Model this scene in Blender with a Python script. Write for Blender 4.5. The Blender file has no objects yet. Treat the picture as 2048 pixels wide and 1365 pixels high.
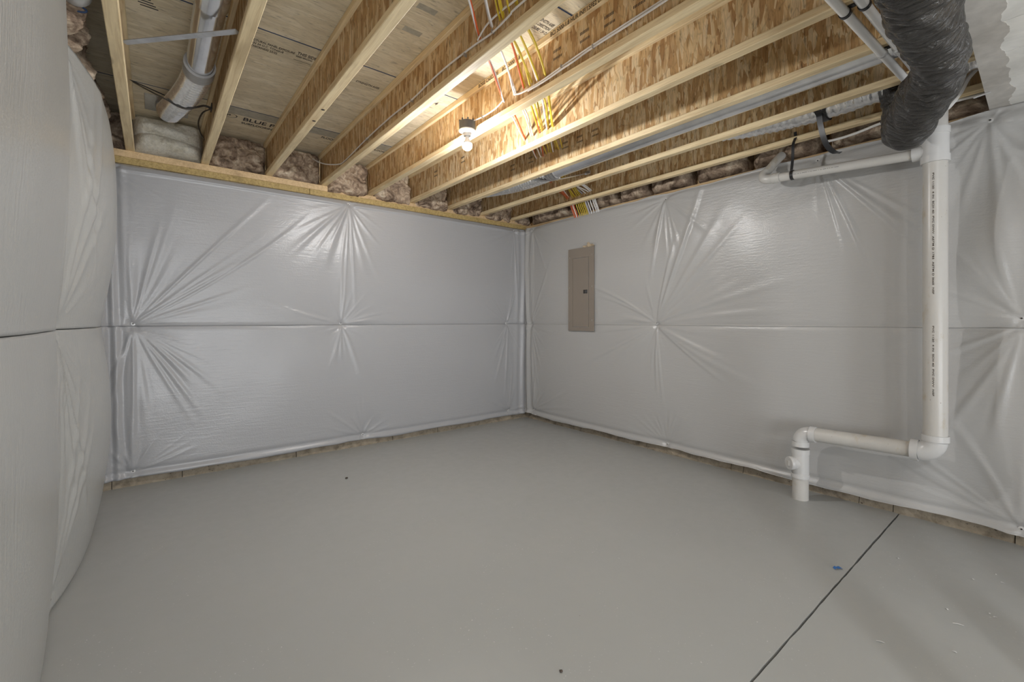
import bpy, math, random
import numpy as np
from mathutils import Vector, Matrix

random.seed(7)
rng = np.random.default_rng(11)
SC = bpy.context.scene
COL = SC.collection
PI = math.pi

# ------------------------------------------------------------------ camera, world, lights
cam_d = bpy.data.cameras.new('camera')
cam = bpy.data.objects.new('camera', cam_d)
COL.objects.link(cam)
cam.location = (0.0, 0.0, 1.25)
cam.rotation_euler = (PI / 2, 0.0, -math.radians(38.66))
cam_d.sensor_fit = 'HORIZONTAL'
cam_d.sensor_width = 36.0
cam_d.lens = 896.5 * 36.0 / 2048.0
cam_d.shift_y = -41.0 / 2048.0
cam_d.clip_start = 0.02
SC.camera = cam

W = bpy.data.worlds.new('world')
SC.world = W
W.use_nodes = True
wn = W.node_tree.nodes
wn['Background'].inputs[0].default_value = (0.93, 0.98, 1.06, 1.0)
wn['Background'].inputs[1].default_value = 0.6

def lamp(name, loc, watt, radius, col=(0.96, 0.99, 1.02)):
    d = bpy.data.lights.new(name, 'POINT')
    d.energy = watt
    d.shadow_soft_size = radius
    d.color = col
    o = bpy.data.objects.new(name, d)
    o.location = loc
    COL.objects.link(o)
    return o
# the other bare bulbs of the basement and unseen fill lamps added to lift the ceiling and walls, all behind the camera
lamp('bulb_light', (0.45, -1.15, 2.42), 52, 0.045)
lamp('fill_light', (0.05, -2.9, 0.6), 230, 0.6)
lamp('fill_light', (1.7, -3.1, 0.6), 150, 0.6)
BULB_STRENGTH = 1650.0

SC.view_settings.view_transform = 'Standard'
SC.view_settings.look = 'None'
SC.view_settings.gamma = 1.0
SC.view_settings.exposure = 0.14
SC.view_settings.use_curve_mapping = False

# ------------------------------------------------------------------ numpy noise
_perm = np.random.default_rng(3).permutation(512)
def _h(i, j, k):
    a = _perm[i & 511]
    a = _perm[(a + j) & 511]
    return _perm[(a + k) & 511]
_G = np.random.default_rng(5).normal(size=(512, 3))
_G /= np.linalg.norm(_G, axis=1)[:, None]
def pnoise(x, y, z=0.0):
    x, y, z = np.broadcast_arrays(np.asarray(x, float), np.asarray(y, float), np.asarray(z, float))
    xi, yi, zi = np.floor(x).astype(int), np.floor(y).astype(int), np.floor(z).astype(int)
    xf, yf, zf = x - xi, y - yi, z - zi
    u, v, w = (t * t * t * (t * (t * 6 - 15) + 10) for t in (xf, yf, zf))
    def g(a, b, c):
        q = _G[_h(xi + a, yi + b, zi + c)]
        return q[..., 0] * (xf - a) + q[..., 1] * (yf - b) + q[..., 2] * (zf - c)
    def l(t, a, b): return a + t * (b - a)
    r = l(w, l(v, l(u, g(0, 0, 0), g(1, 0, 0)), l(u, g(0, 1, 0), g(1, 1, 0))),
             l(v, l(u, g(0, 0, 1), g(1, 0, 1)), l(u, g(0, 1, 1), g(1, 1, 1))))
    return r * 1.6
def fbm(x, y, z=0.0, o=4):
    s, a, f = 0.0, 1.0, 1.0
    for _ in range(o):
        s = s + a * pnoise(np.asarray(x) * f, np.asarray(y) * f, np.asarray(z) * f + 7.3 * f)
        a *= 0.5; f *= 2.03
    return s

# ------------------------------------------------------------------ mesh helpers
def mesh(name, V, F, mat=None, parent=None, smooth=False, loc=None):
    me = bpy.data.meshes.new(name)
    if isinstance(F, np.ndarray):
        V = np.asarray(V, np.float32)
        n, k = F.shape
        me.vertices.add(len(V)); me.vertices.foreach_set('co', V.ravel())
        me.loops.add(n * k); me.loops.foreach_set('vertex_index', F.astype(np.int32).ravel())
        me.polygons.add(n)
        me.polygons.foreach_set('loop_start', np.arange(0, n * k, k, dtype=np.int32))
        me.polygons.foreach_set('loop_total', np.full(n, k, np.int32))
    else:
        me.from_pydata([tuple(v) for v in V], [], F)
    me.update(calc_edges=True)
    me.validate()
    if smooth:
        me.polygons.foreach_set('use_smooth', np.ones(len(me.polygons), bool))
    o = bpy.data.objects.new(name, me)
    COL.objects.link(o)
    if mat: me.materials.append(mat)
    if parent is not None:
        o.parent = parent
        o.matrix_parent_inverse = Matrix.Translation(-Vector(parent.location))
    if loc is not None: o.location = loc
    return o

class MB:
    """collects shapes for ONE mesh object"""
    def __init__(s): s.V = []; s.F = []
    def add(s, V, F):
        n = len(s.V)
        s.V += [tuple(map(float, v)) for v in V]
        s.F += [tuple(int(i) + n for i in f) for f in F]
        return s
    def box(s, x0, x1, y0, y1, z0, z1, bev=0.0):
        if bev <= 0:
            V = [(x, y, z) for z in (z0, z1) for y in (y0, y1) for x in (x0, x1)]
            F = [(0, 2, 3, 1), (4, 5, 7, 6), (0, 1, 5, 4), (2, 6, 7, 3), (0, 4, 6, 2), (1, 3, 7, 5)]
            return s.add(V, F)
        b = bev; V = []; idx = {}
        lo, hi = (x0, y0, z0), (x1, y1, z1)
        for cx in (0, 1):
            for cy in (0, 1):
                for cz in (0, 1):
                    c = (cx, cy, cz)
                    for ax in range(3):
                        p = []
                        for k in range(3):
                            base = hi[k] if c[k] else lo[k]
                            if k != ax: base += -b if c[k] else b
                            p.append(base)
                        idx[(c, ax)] = len(V); V.append(p)
        F = []
        for ax in range(3):
            a, d = [(1, 2), (2, 0), (0, 1)][ax]
            for sgn in (0, 1):
                q = []
                for (u, v) in ((0, 0), (1, 0), (1, 1), (0, 1)):
                    c = [0, 0, 0]; c[ax] = sgn; c[a] = u; c[d] = v
                    q.append(idx[(tuple(c), ax)])
                F.append(tuple(q if sgn else q[::-1]))
        for ax in range(3):
            a, d = [(1, 2), (2, 0), (0, 1)][ax]
            for u in (0, 1):
                for v in (0, 1):
                    c0 = [0, 0, 0]; c1 = [0, 0, 0]
                    c0[ax] = 0; c1[ax] = 1
                    for c in (c0, c1): c[a] = u; c[d] = v
                    c0, c1 = tuple(c0), tuple(c1)
                    q = [idx[(c0, a)], idx[(c1, a)], idx[(c1, d)], idx[(c0, d)]]
                    F.append(tuple(q if (u + v) % 2 == 0 else q[::-1]))
        for c in [(a, b_, d) for a in (0, 1) for b_ in (0, 1) for d in (0, 1)]:
            q = [idx[(c, 0)], idx[(c, 1)], idx[(c, 2)]]
            F.append(tuple(q if sum(c) % 2 == 1 else q[::-1]))
        return s.add(V, F)
    def tube(s, pts, r, seg=12, caps=True, rfun=None, flat=None):
        P = [Vector(p) for p in pts]
        n = len(P); T = []
        for i in range(n):
            a = P[max(i - 1, 0)]; b = P[min(i + 1, n - 1)]
            T.append((b - a).normalized())
        up = Vector((0, 0, 1)) if abs(T[0].z) < 0.9 else Vector((0, 1, 0))
        N = (up - T[0] * up.dot(T[0])).normalized()
        V = []; F = []
        for i in range(n):
            if i:
                N = (N - T[i] * N.dot(T[i])).normalized()
            B = T[i].cross(N)
            for k in range(seg):
                a = 2 * PI * k / seg
                rr = rfun(i, a) if rfun else (r[i] if hasattr(r, '__len__') else r)
                if flat: q = N * (math.cos(a) * flat[0]) + B * (math.sin(a) * flat[1])
                else: q = (N * math.cos(a) + B * math.sin(a)) * rr
                V.append(P[i] + q)
        for i in range(n - 1):
            for k in range(seg):
                k2 = (k + 1) % seg
                F.append((i * seg + k, i * seg + k2, (i + 1) * seg + k2, (i + 1) * seg + k))
        if caps:
            F.append(tuple(range(seg))[::-1]); F.append(tuple(range((n - 1) * seg, n * seg)))
        return s.add(V, F)
    def ribbon(s, pts, wdir, w, t):
        """flat strap: centre line pts, width direction(s), width, thickness"""
        P = [Vector(p) for p in pts]; n = len(P); V = []; F = []
        for i in range(n):
            T = (P[min(i + 1, n - 1)] - P[max(i - 1, 0)]).normalized()
            wd = Vector(wdir[i] if hasattr(wdir[0], '__len__') else wdir)
            wd = (wd - T * wd.dot(T)).normalized()
            N = T.cross(wd)
            for (a, b) in ((-1, -1), (1, -1), (1, 1), (-1, 1)):
                V.append(P[i] + wd * (a * w / 2) + N * (b * t / 2))
        for i in range(n - 1):
            for k in range(4):
                k2 = (k + 1) % 4
                F.append((i * 4 + k, i * 4 + k2, (i + 1) * 4 + k2, (i + 1) * 4 + k))
        F.append((3, 2, 1, 0)); F.append(tuple((n - 1) * 4 + k for k in range(4)))
        return s.add(V, F)
    def lathe(s, prof, org, axis=(0, 0, 1), seg=24):
        """prof: list of (radius, height along axis)"""
        A = Vector(axis).normalized()
        u = A.orthogonal().normalized(); v = A.cross(u)
        O = Vector(org); V = []; F = []
        for (r, h) in prof:
            for k in range(seg):
                a = 2 * PI * k / seg
                V.append(O + A * h + (u * math.cos(a) + v * math.sin(a)) * r)
        for i in range(len(prof) - 1):
            for k in range(seg):
                k2 = (k + 1) % seg
                F.append((i * seg + k, i * seg + k2, (i + 1) * seg + k2, (i + 1) * seg + k))
        F.append(tuple(range(seg))[::-1])
        F.append(tuple(range((len(prof) - 1) * seg, len(prof) * seg)))
        return s.add(V, F)
    def build(s, name, mat, parent=None, smooth=False):
        o = mesh(name, s.V, s.F, mat, parent, False)
        if smooth:
            me = o.data
            me.polygons.foreach_set('use_smooth', np.ones(len(me.polygons), bool))
            try: me.set_sharp_from_angle(angle=math.radians(42))
            except Exception: pass
        return o

def smooth_path(pts, n=8):
    """Catmull-Rom through pts"""
    P = [Vector(p) for p in pts]
    P = [P[0] * 2 - P[1]] + P + [P[-1] * 2 - P[-2]]
    out = []
    for i in range(1, len(P) - 2):
        a, b, c, d = P[i - 1], P[i], P[i + 1], P[i + 2]
        for k in range(n):
            t = k / n
            out.append(0.5 * ((2 * b) + (c - a) * t + (2 * a - 5 * b + 4 * c - d) * t * t + (3 * b - a - 3 * c + d) * t ** 3))
    out.append(P[-2])
    return out

def thing(name, label, cat, loc=(0, 0, 0), group=None):
    o = bpy.data.objects.new(name, None)
    o.empty_display_size = 0.05
    COL.objects.link(o)
    o.location = loc
    return tag(o, label, cat, group)
def tag(o, label, cat, group=None):
    o['label'] = label; o['category'] = cat
    if group: o['group'] = group
    return o
def struct(o):
    o['kind'] = 'structure'
    return o
def lab(o, text):
    o['label'] = text
    return o

# ------------------------------------------------------------------ materials
def srgb(r, g, b):
    def c(v):
        v /= 255.0
        return v / 12.92 if v <= 0.04045 else ((v + 0.055) / 1.055) ** 2.4
    return (c(r), c(g), c(b), 1.0)

class M:
    """small node-graph builder"""
    def __init__(s, name, rough=0.5, metal=0.0, spec=0.5):
        s.m = bpy.data.materials.new(name)
        s.m.use_nodes = True
        s.t = s.m.node_tree
        s.b = s.t.nodes['Principled BSDF']
        s.b.inputs['Roughness'].default_value = rough
        s.b.inputs['Metallic'].default_value = metal
        s.b.inputs['Specular IOR Level'].default_value = spec
        s._tc = None
    def n(s, typ, **kw):
        q = s.t.nodes.new(typ)
        for k, v in kw.items():
            if k in q.inputs.keys(): q.inputs[k].default_value = v
            else: setattr(q, k, v)
        return q
    def l(s, a, b): s.t.links.new(a, b)
    def coord(s, scale=(1, 1, 1), rot=(0, 0, 0), loc=(0, 0, 0)):
        if s._tc is None: s._tc = s.n('ShaderNodeTexCoord')
        mp = s.n('ShaderNodeMapping')
        mp.inputs['Scale'].default_value = scale
        mp.inputs['Rotation'].default_value = rot
        mp.inputs['Location'].default_value = loc
        s.l(s._tc.outputs['Object'], mp.inputs['Vector'])
        return mp.outputs['Vector']
    def noise(s, vec, scale, detail=4.0, rough=0.55, dist=0.0):
        q = s.n('ShaderNodeTexNoise')
        q.inputs['Scale'].default_value = scale
        q.inputs['Detail'].default_value = detail
        q.inputs['Roughness'].default_value = rough
        q.inputs['Distortion'].default_value = dist
        s.l(vec, q.inputs['Vector'])
        return q.outputs['Fac']
    def voro(s, vec, scale, feature='F1'):
        q = s.n('ShaderNodeTexVoronoi', feature=feature)
        q.inputs['Scale'].default_value = scale
        s.l(vec, q.inputs['Vector'])
        return q
    def ramp(s, fac, stops):
        q = s.n('ShaderNodeValToRGB')
        e = q.color_ramp.elements
        while len(e) < len(stops): e.new(0.5)
        for i, (p, c) in enumerate(stops):
            e[i].position = p
            e[i].color = c if hasattr(c, '__len__') else (c, c, c, 1)
        s.l(fac, q.inputs['Fac'])
        return q.outputs['Color']
    def mix(s, fac, a, b, mode='MIX'):
        q = s.n('ShaderNodeMix', data_type='RGBA', blend_type=mode)
        for sock, v in ((q.inputs[0], fac), (q.inputs[6], a), (q.inputs[7], b)):
            if hasattr(v, 'is_linked') or hasattr(v, 'links'): s.l(v, sock)
            else: sock.default_value = v
        return q.outputs[2]
    def math(s, op, a, b):
        q = s.n('ShaderNodeMath', operation=op)
        for sock, v in ((q.inputs[0], a), (q.inputs[1], b)):
            if hasattr(v, 'links'): s.l(v, sock)
            else: sock.default_value = v
        return q.outputs[0]
    def base(s, c):
        if hasattr(c, 'links'): s.l(c, s.b.inputs['Base Color'])
        else: s.b.inputs['Base Color'].default_value = c
        return s
    def rough(s, f): s.l(f, s.b.inputs['Roughness']); return s
    def bump(s, h, strength, dist=0.01):
        q = s.n('ShaderNodeBump')
        q.inputs['Strength'].default_value = strength
        q.inputs['Distance'].default_value = dist
        s.l(h, q.inputs['Height'])
        prev = s.b.inputs['Normal']
        if prev.is_linked:
            s.l(prev.links[0].from_socket, q.inputs['Normal'])
        s.l(q.outputs['Normal'], s.b.inputs['Normal'])
        return s

def plain(name, col, rough=0.5, metal=0.0, var=0.12, scale=14.0, bump=0.0, spec=0.5):
    m = M(name, rough, metal, spec)
    f = m.noise(m.coord(), scale, 5.0)
    d = tuple(c * (1 - var) for c in col[:3]) + (1,)
    u = tuple(min(1, c * (1 + var)) for c in col[:3]) + (1,)
    m.base(m.ramp(f, [(0.3, d), (0.7, u)]))
    if bump: m.bump(f, bump, 0.004)
    return m.m

def mat_vinyl(name, stretch, col):
    """white reinforced vinyl facing: fine creases, semi gloss"""
    m = M(name, 0.3, 0.0, 0.5)
    m.base(col)
    v1 = m.coord(scale=stretch)
    a = m.noise(v1, 75.0, 1.0, 0.5, 0.35)
    m.bump(a, 0.26, 0.004)
    cr = m.noise(m.coord(), 85.0, 2.0, 0.55, 0.6)
    m.bump(cr, 0.28, 0.003)
    return m.m

def mat_osb(name, axis, cols, size, dark=0.5, contrast=1.0, angs=(0.12, 0.6, -0.55, 1.15, -0.25), facs=(1.0, 1.3, 0.85, 1.6, 1.15)):
    """oriented strand board: overlapping flakes in three layers; axis = scale triple stretching the flakes"""
    m = M(name, 0.62, 0.0, 0.35)
    layers = []
    for i, ang in enumerate(angs):
        rot = tuple(ang if k == axis[0] else 0.0 for k in range(3))
        sc = [1.0, 1.0, 1.0]
        sc[axis[1]] = 0.21
        v = m.coord(scale=tuple(sc), rot=rot, loc=(3.1 * i, 1.7 * i, 2.3 * i))
        w = m.noise(v, size * 0.5, 2.0)
        dv = m.n('ShaderNodeVectorMath', operation='ADD')
        wv = m.n('ShaderNodeVectorMath', operation='SCALE')
        cmb = m.n('ShaderNodeCombineXYZ')
        for k in range(3): m.l(w, cmb.inputs[k])
        m.l(cmb.outputs[0], wv.inputs[0]); wv.inputs['Scale'].default_value = 0.5 / size
        m.l(v, dv.inputs[0]); m.l(wv.outputs[0], dv.inputs[1])
        vo = m.voro(dv.outputs[0], size * facs[i])
        vo.inputs['Randomness'].default_value = 1.0
        sep = m.n('ShaderNodeSeparateColor')
        m.l(vo.outputs['Color'], sep.inputs[0])
        edge = m.voro(dv.outputs[0], size * facs[i], 'DISTANCE_TO_EDGE').outputs['Distance']
        layers.append((sep.outputs[0], sep.outputs[1], edge, v))
    n = len(cols)
    def flake(l): return m.ramp(l[0], [((k + 0.3) / n, c) for k, c in enumerate(cols)])
    c = flake(layers[0])
    for l in layers[1:]:
        c = m.mix(m.math('GREATER_THAN', l[1], 0.6), c, flake(l))
    fib = m.noise(m.coord(scale=tuple(0.08 if k == axis[1] else 1.0 for k in range(3))), 220.0, 3.0, 0.6)
    c = m.mix(0.55 * contrast, c, m.ramp(fib, [(0.3, 0.5), (0.6, 1.0)]), 'MULTIPLY')
    crev = m.ramp(layers[0][2], [(0.0, dark), (0.06, 1.0)])
    c = m.mix(0.4 * contrast, c, crev, 'MULTIPLY')
    shade = m.ramp(m.noise(m.coord(), 3.2, 4.0, 0.6), [(0.3, 0.72), (0.6, 1.0)])
    c = m.mix(0.6 * contrast, c, shade, 'MULTIPLY')
    specks = m.noise(m.coord(scale=tuple(0.25 if k == axis[1] else 1.0 for k in range(3))), 60.0, 4.0, 0.6)
    c = m.mix(0.75 * contrast, c, m.ramp(specks, [(0.30, 0.25), (0.42, 1.0)]), 'MULTIPLY')
    m.base(c)
    m.bump(layers[0][0], 0.35, 0.003)
    m.bump(fib, 0.18, 0.002)
    return m.m

def mat_lumber(name, c0, c1, knots=True):
    m = M(name, 0.6, 0.0, 0.3)
    v = m.coord(scale=(1.0, 0.05, 1.0))
    g = m.noise(v, 55.0, 5.0, 0.65, 0.8)
    c = m.ramp(g, [(0.28, c0), (0.55, c1), (0.75, tuple(min(1, x * 1.12) for x in c1[:3]) + (1,))])
    st = m.noise(m.coord(scale=(1, 0.25, 1)), 7.0, 3.0)
    c = m.mix(m.ramp(st, [(0.55, 0.0), (0.72, 0.45)]), c, tuple(x * 0.55 for x in c0[:3]) + (1,))
    if knots:
        k = m.voro(m.coord(scale=(1, 0.35, 1)), 4.2)
        c = m.mix(m.ramp(k.outputs['Distance'], [(0.03, 0.75), (0.09, 0.0)]), c, srgb(92, 66, 42))
    m.base(c)
    m.bump(g, 0.15, 0.002)
    return m.m

def mat_batt(name, cols):
    m = M(name, 0.95, 0.0, 0.05)
    v = m.coord()
    a = m.noise(v, 9.0, 6.0, 0.62, 1.2)
    b = m.noise(v, 70.0, 5.0, 0.7, 0.6)
    c = m.ramp(a, [(0.34, cols[0]), (0.46, cols[1]), (0.56, cols[2]), (0.68, cols[3])])
    c = m.mix(0.6, c, m.ramp(b, [(0.3, 0.45), (0.7, 1.0)]), 'MULTIPLY')
    m.base(c)
    m.bump(a, 0.6, 0.02); m.bump(b, 0.9, 0.008)
    return m.m

def mat_foil(name, col, rough, scale, bump, dist=0.01, metal=1.0, stretch=(1, 1, 1)):
    m = M(name, rough, metal, 0.6)
    v = m.coord(scale=stretch)
    a = m.noise(v, scale, 4.0, 0.6, 0.5)
    m.base(m.ramp(a, [(0.3, tuple(x * 0.75 for x in col[:3]) + (1,)), (0.7, col)]))
    m.bump(a, bump, dist)
    return m.m

VINYL_COL = (0.378, 0.378, 0.388, 1)  # wall-by-wall tones of one vinyl make up for uneven light
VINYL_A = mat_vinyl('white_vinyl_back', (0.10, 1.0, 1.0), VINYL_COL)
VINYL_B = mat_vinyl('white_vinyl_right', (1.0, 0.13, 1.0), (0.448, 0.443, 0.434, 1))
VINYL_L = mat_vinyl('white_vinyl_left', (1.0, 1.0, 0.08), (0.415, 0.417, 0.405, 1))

def mat_floor():
    m = M('grey_floor_paint', 0.33, 0.0, 0.45)
    a = m.noise(m.coord(), 1.1, 5.0, 0.6)
    c = m.ramp(a, [(0.3, (0.375, 0.38, 0.37, 1)), (0.7, (0.395, 0.40, 0.39, 1))])
    sp = m.noise(m.coord(), 95.0, 2.0, 0.5)
    lo = m.noise(m.coord(), 3.0, 2.0, 0.5)
    k = m.math('MULTIPLY', m.ramp(sp, [(0.69, 0.0), (0.71, 1.0)]), m.ramp(lo, [(0.5, 0.0), (0.62, 0.8)]))
    c = m.mix(k, c, (0.62, 0.62, 0.6, 1))
    sp2 = m.noise(m.coord(loc=(9, 4, 2), scale=(1, 0.6, 1)), 70.0, 3.0, 0.5)
    c = m.mix(m.ramp(sp2, [(0.20, 0.8), (0.235, 0.0)]), c, (0.12, 0.11, 0.1, 1))
    m.base(c)
    r = m.noise(m.coord(), 14.0, 5.0, 0.6)
    m.rough(m.ramp(r, [(0.3, 0.28), (0.7, 0.42)]))
    m.bump(m.noise(m.coord(), 26.0, 5.0, 0.6), 0.10, 0.004)
    return m.m
FLOOR = mat_floor()

def mat_concrete():
    m = M('raw_concrete', 0.9, 0.0, 0.2)
    a = m.noise(m.coord(), 12.0, 6.0, 0.65)
    c = m.ramp(a, [(0.3, srgb(112, 102, 88)), (0.5, srgb(150, 139, 122)), (0.72, srgb(168, 156, 138))])
    p = m.noise(m.coord(), 60.0, 3.0, 0.6)
    c = m.mix(m.ramp(p, [(0.28, 0.85), (0.36, 0.0)]), c, srgb(62, 54, 46))
    m.base(c)
    m.bump(a, 0.5, 0.01); m.bump(p, 0.4, 0.004)
    return m.m
CONC = mat_concrete()
DARK = plain('dark_gap', (0.02, 0.018, 0.016, 1), 0.9)

OSB_WEB = mat_osb('osb_web', (0, 2), [srgb(182, 140, 92), srgb(216, 180, 130), srgb(230, 200, 152), srgb(238, 214, 174), srgb(200, 160, 108)], 36.0)
OSB_CEIL = mat_osb('osb_subfloor', (2, 0), [srgb(222, 208, 178), srgb(232, 219, 190), srgb(238, 226, 200), srgb(226, 212, 182)], 24.0, 0.75, 0.7, (0.05, 0.3, -0.3))
LUM = mat_lumber('pine_flange', srgb(212, 184, 140), srgb(238, 217, 176))
LUM_T = mat_lumber('treated_pine', srgb(140, 118, 70), srgb(182, 158, 106))
LUM_S = mat_lumber('spruce_plate', srgb(186, 154, 114), srgb(212, 184, 142))
BATT = mat_batt('brown_fibre', [srgb(112, 94, 80), srgb(170, 148, 128), srgb(208, 186, 162), srgb(236, 220, 196)])
FOAM = mat_batt('cream_foam', [srgb(226, 219, 200), srgb(240, 234, 218), srgb(247, 242, 228), srgb(252, 248, 236)])
GALV = mat_foil('galvanised_steel', (0.88, 0.89, 0.91, 1), 0.16, 5.0, 0.03, 0.006, 0.9)
GALV_D = mat_foil('galvanised_strap', (0.66, 0.67, 0.68, 1), 0.28, 12.0, 0.05, 0.01, 0.85)
FOIL = mat_foil('crinkled_foil', (0.92, 0.92, 0.93, 1), 0.2, 45.0, 0.25, 0.008, 0.85)
TAPE = plain('grey_tape', srgb(158, 156, 154), 0.55, 0.0, 0.1, 20, 0.1)
BLACK = plain('black_strap', (0.022, 0.022, 0.024, 1), 0.35, 0.0, 0.2)
BLACKFILM = mat_foil('black_film', (0.04, 0.037, 0.034, 1), 0.17, 20.0, 1.0, 0.03, 0.0, (2.6, 0.45, 0.9))
PVC = plain('white_pvc', (0.56, 0.545, 0.515, 1), 0.3, 0.0, 0.05, 5)
def mat_pvc_dirty():
    m = M('stained_pvc', 0.32, 0.0, 0.5)
    a = m.noise(m.coord(scale=(1, 1, 0.6)), 10.0, 5.0, 0.6)
    c = m.ramp(a, [(0.3, (0.56, 0.545, 0.515, 1)), (0.6, (0.54, 0.52, 0.485, 1)), (0.74, (0.45, 0.385, 0.28, 1))])
    sp = m.noise(m.coord(), 70.0, 3.0)
    c = m.mix(m.ramp(sp, [(0.24, 0.9), (0.29, 0.0)]), c, (0.16, 0.12, 0.08, 1))
    m.base(c)
    return m.m
PVC_D = mat_pvc_dirty()
CPVC = plain('white_water_pipe', (0.80, 0.79, 0.77, 1), 0.3, 0.0, 0.03, 5)
FIT = plain('white_fitting', (0.60, 0.595, 0.585, 1), 0.25, 0.0, 0.03, 5)
INK = plain('black_ink', (0.035, 0.033, 0.035, 1), 0.7)
INK_B = plain('brown_ink', (0.075, 0.055, 0.04, 1), 0.7)
BLUE = plain('blue_edge_ink', srgb(40, 62, 96), 0.7)
BLUEG = plain('faded_blue_ink', srgb(172, 166, 150), 0.7, 0, 0.15, 30)
PANEL = plain('taupe_enamel', srgb(140, 130, 119), 0.42, 0.0, 0.03, 3)
PANEL_L = plain('black_latch', (0.03, 0.026, 0.024, 1), 0.4)
STEEL = plain('steel_screw', (0.5, 0.48, 0.45, 1), 0.35, 0.8)
PAPER = plain('torn_kraft', srgb(178, 160, 134), 0.8, 0, 0.2, 25)
W_WHITE = plain('white_cable', (0.78, 0.76, 0.74, 1), 0.4, 0, 0.04)
W_YEL = plain('yellow_cable', srgb(206, 178, 56), 0.4, 0, 0.06)
W_ORG = plain('orange_cable', srgb(206, 96, 52), 0.4, 0, 0.06)
W_GRY = plain('lilac_grey_cable', srgb(160, 158, 168), 0.4, 0, 0.04)
BOXGREY = plain('grey_plastic_box', srgb(78, 78, 80), 0.5)
PORC = plain('white_lampholder', (0.82, 0.81, 0.8, 1), 0.25, 0, 0.02)
BTAPE = plain('blue_masking_tape', srgb(44, 98, 160), 0.6)
FOILB = mat_foil('foil_faced_board', (0.86, 0.85, 0.81, 1), 0.5, 6.0, 0.10, 0.02, 0.0)
MASTIC = plain('grey_mastic', srgb(186, 182, 176), 0.6, 0, 0.12, 18, 0.35)

# ------------------------------------------------------------------ lettering (flat print)
def lettering(text, origin, right, up, size, mat, parent, name='printed_lettering', space=1.0, squash=1.0):
    cu = bpy.data.curves.new(name, 'FONT')
    cu.body = text
    cu.size = size
    cu.extrude = 0.0003
    cu.offset = size * 0.016
    cu.space_character = space
    cu.align_x = 'LEFT'
    ob = bpy.data.objects.new('tmp_text', cu)
    COL.objects.link(ob)
    bpy.context.view_layer.update()
    me = bpy.data.meshes.new_from_object(ob.evaluated_get(bpy.context.evaluated_depsgraph_get()))
    bpy.data.objects.remove(ob); bpy.data.curves.remove(cu)
    R = Vector(right).normalized(); U = Vector(up).normalized(); N = R.cross(U)
    mt = Matrix(((R.x * squash, U.x, N.x, origin[0]), (R.y * squash, U.y, N.y, origin[1]),
                 (R.z * squash, U.z, N.z, origin[2]), (0, 0, 0, 1)))
    me.transform(mt)
    me.materials.clear(); me.materials.append(mat)
    me.name = name
    o = bpy.data.objects.new(name, me)
    COL.objects.link(o)
    o.parent = parent
    o.matrix_parent_inverse = Matrix.Translation(-parent.matrix_world.translation)
    return o

# ------------------------------------------------------------------ dimensions
YW = 4.44        # face of the concrete back wall
XW = 3.775       # face of the concrete right wall
XL = -0.365      # face of the concrete left wall
ZJ = 2.534       # underside of the joists
ZC = 2.849       # underside of the subfloor
JX = [-0.1375 + 0.4688 * i for i in range(9)]

# ------------------------------------------------------------------ floor
fl = struct(MB().box(XL - 0.2, XW + 0.2, -4.0, YW + 0.2, -0.12, -0.035).build('floor', DARK))
def slab(y0, y1, wob):
    n = 90
    xs = np.linspace(XL - 0.02, XW, n)
    def edge(y, k, s):
        if not k: return np.full(n, y)
        return y + s * 0.0025 * fbm(xs * 9, xs * 0 + k, 0, 4) + 0.010 * (xs / XW - 0.5)
    a = edge(y0, wob[0], 1); b = edge(y1, wob[1], 1)
    V = []
    for i in range(n): V += [(xs[i], a[i], -0.03), (xs[i], b[i], -0.03), (xs[i], b[i], 0.0), (xs[i], a[i], 0.0)]
    F = []
    for i in range(n - 1):
        for k in range(4):
            k2 = (k + 1) % 4
            F.append((i * 4 + k2, i * 4 + k, (i + 1) * 4 + k, (i + 1) * 4 + k2))
    F += [(0, 1, 2, 3), tuple((n - 1) * 4 + k for k in (3, 2, 1, 0))]
    mesh('concrete_slab', V, F, FLOOR, fl)
slab(-4.0, 0.690, (0, 3)); slab(0.6985, YW, (5, 0))

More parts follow.
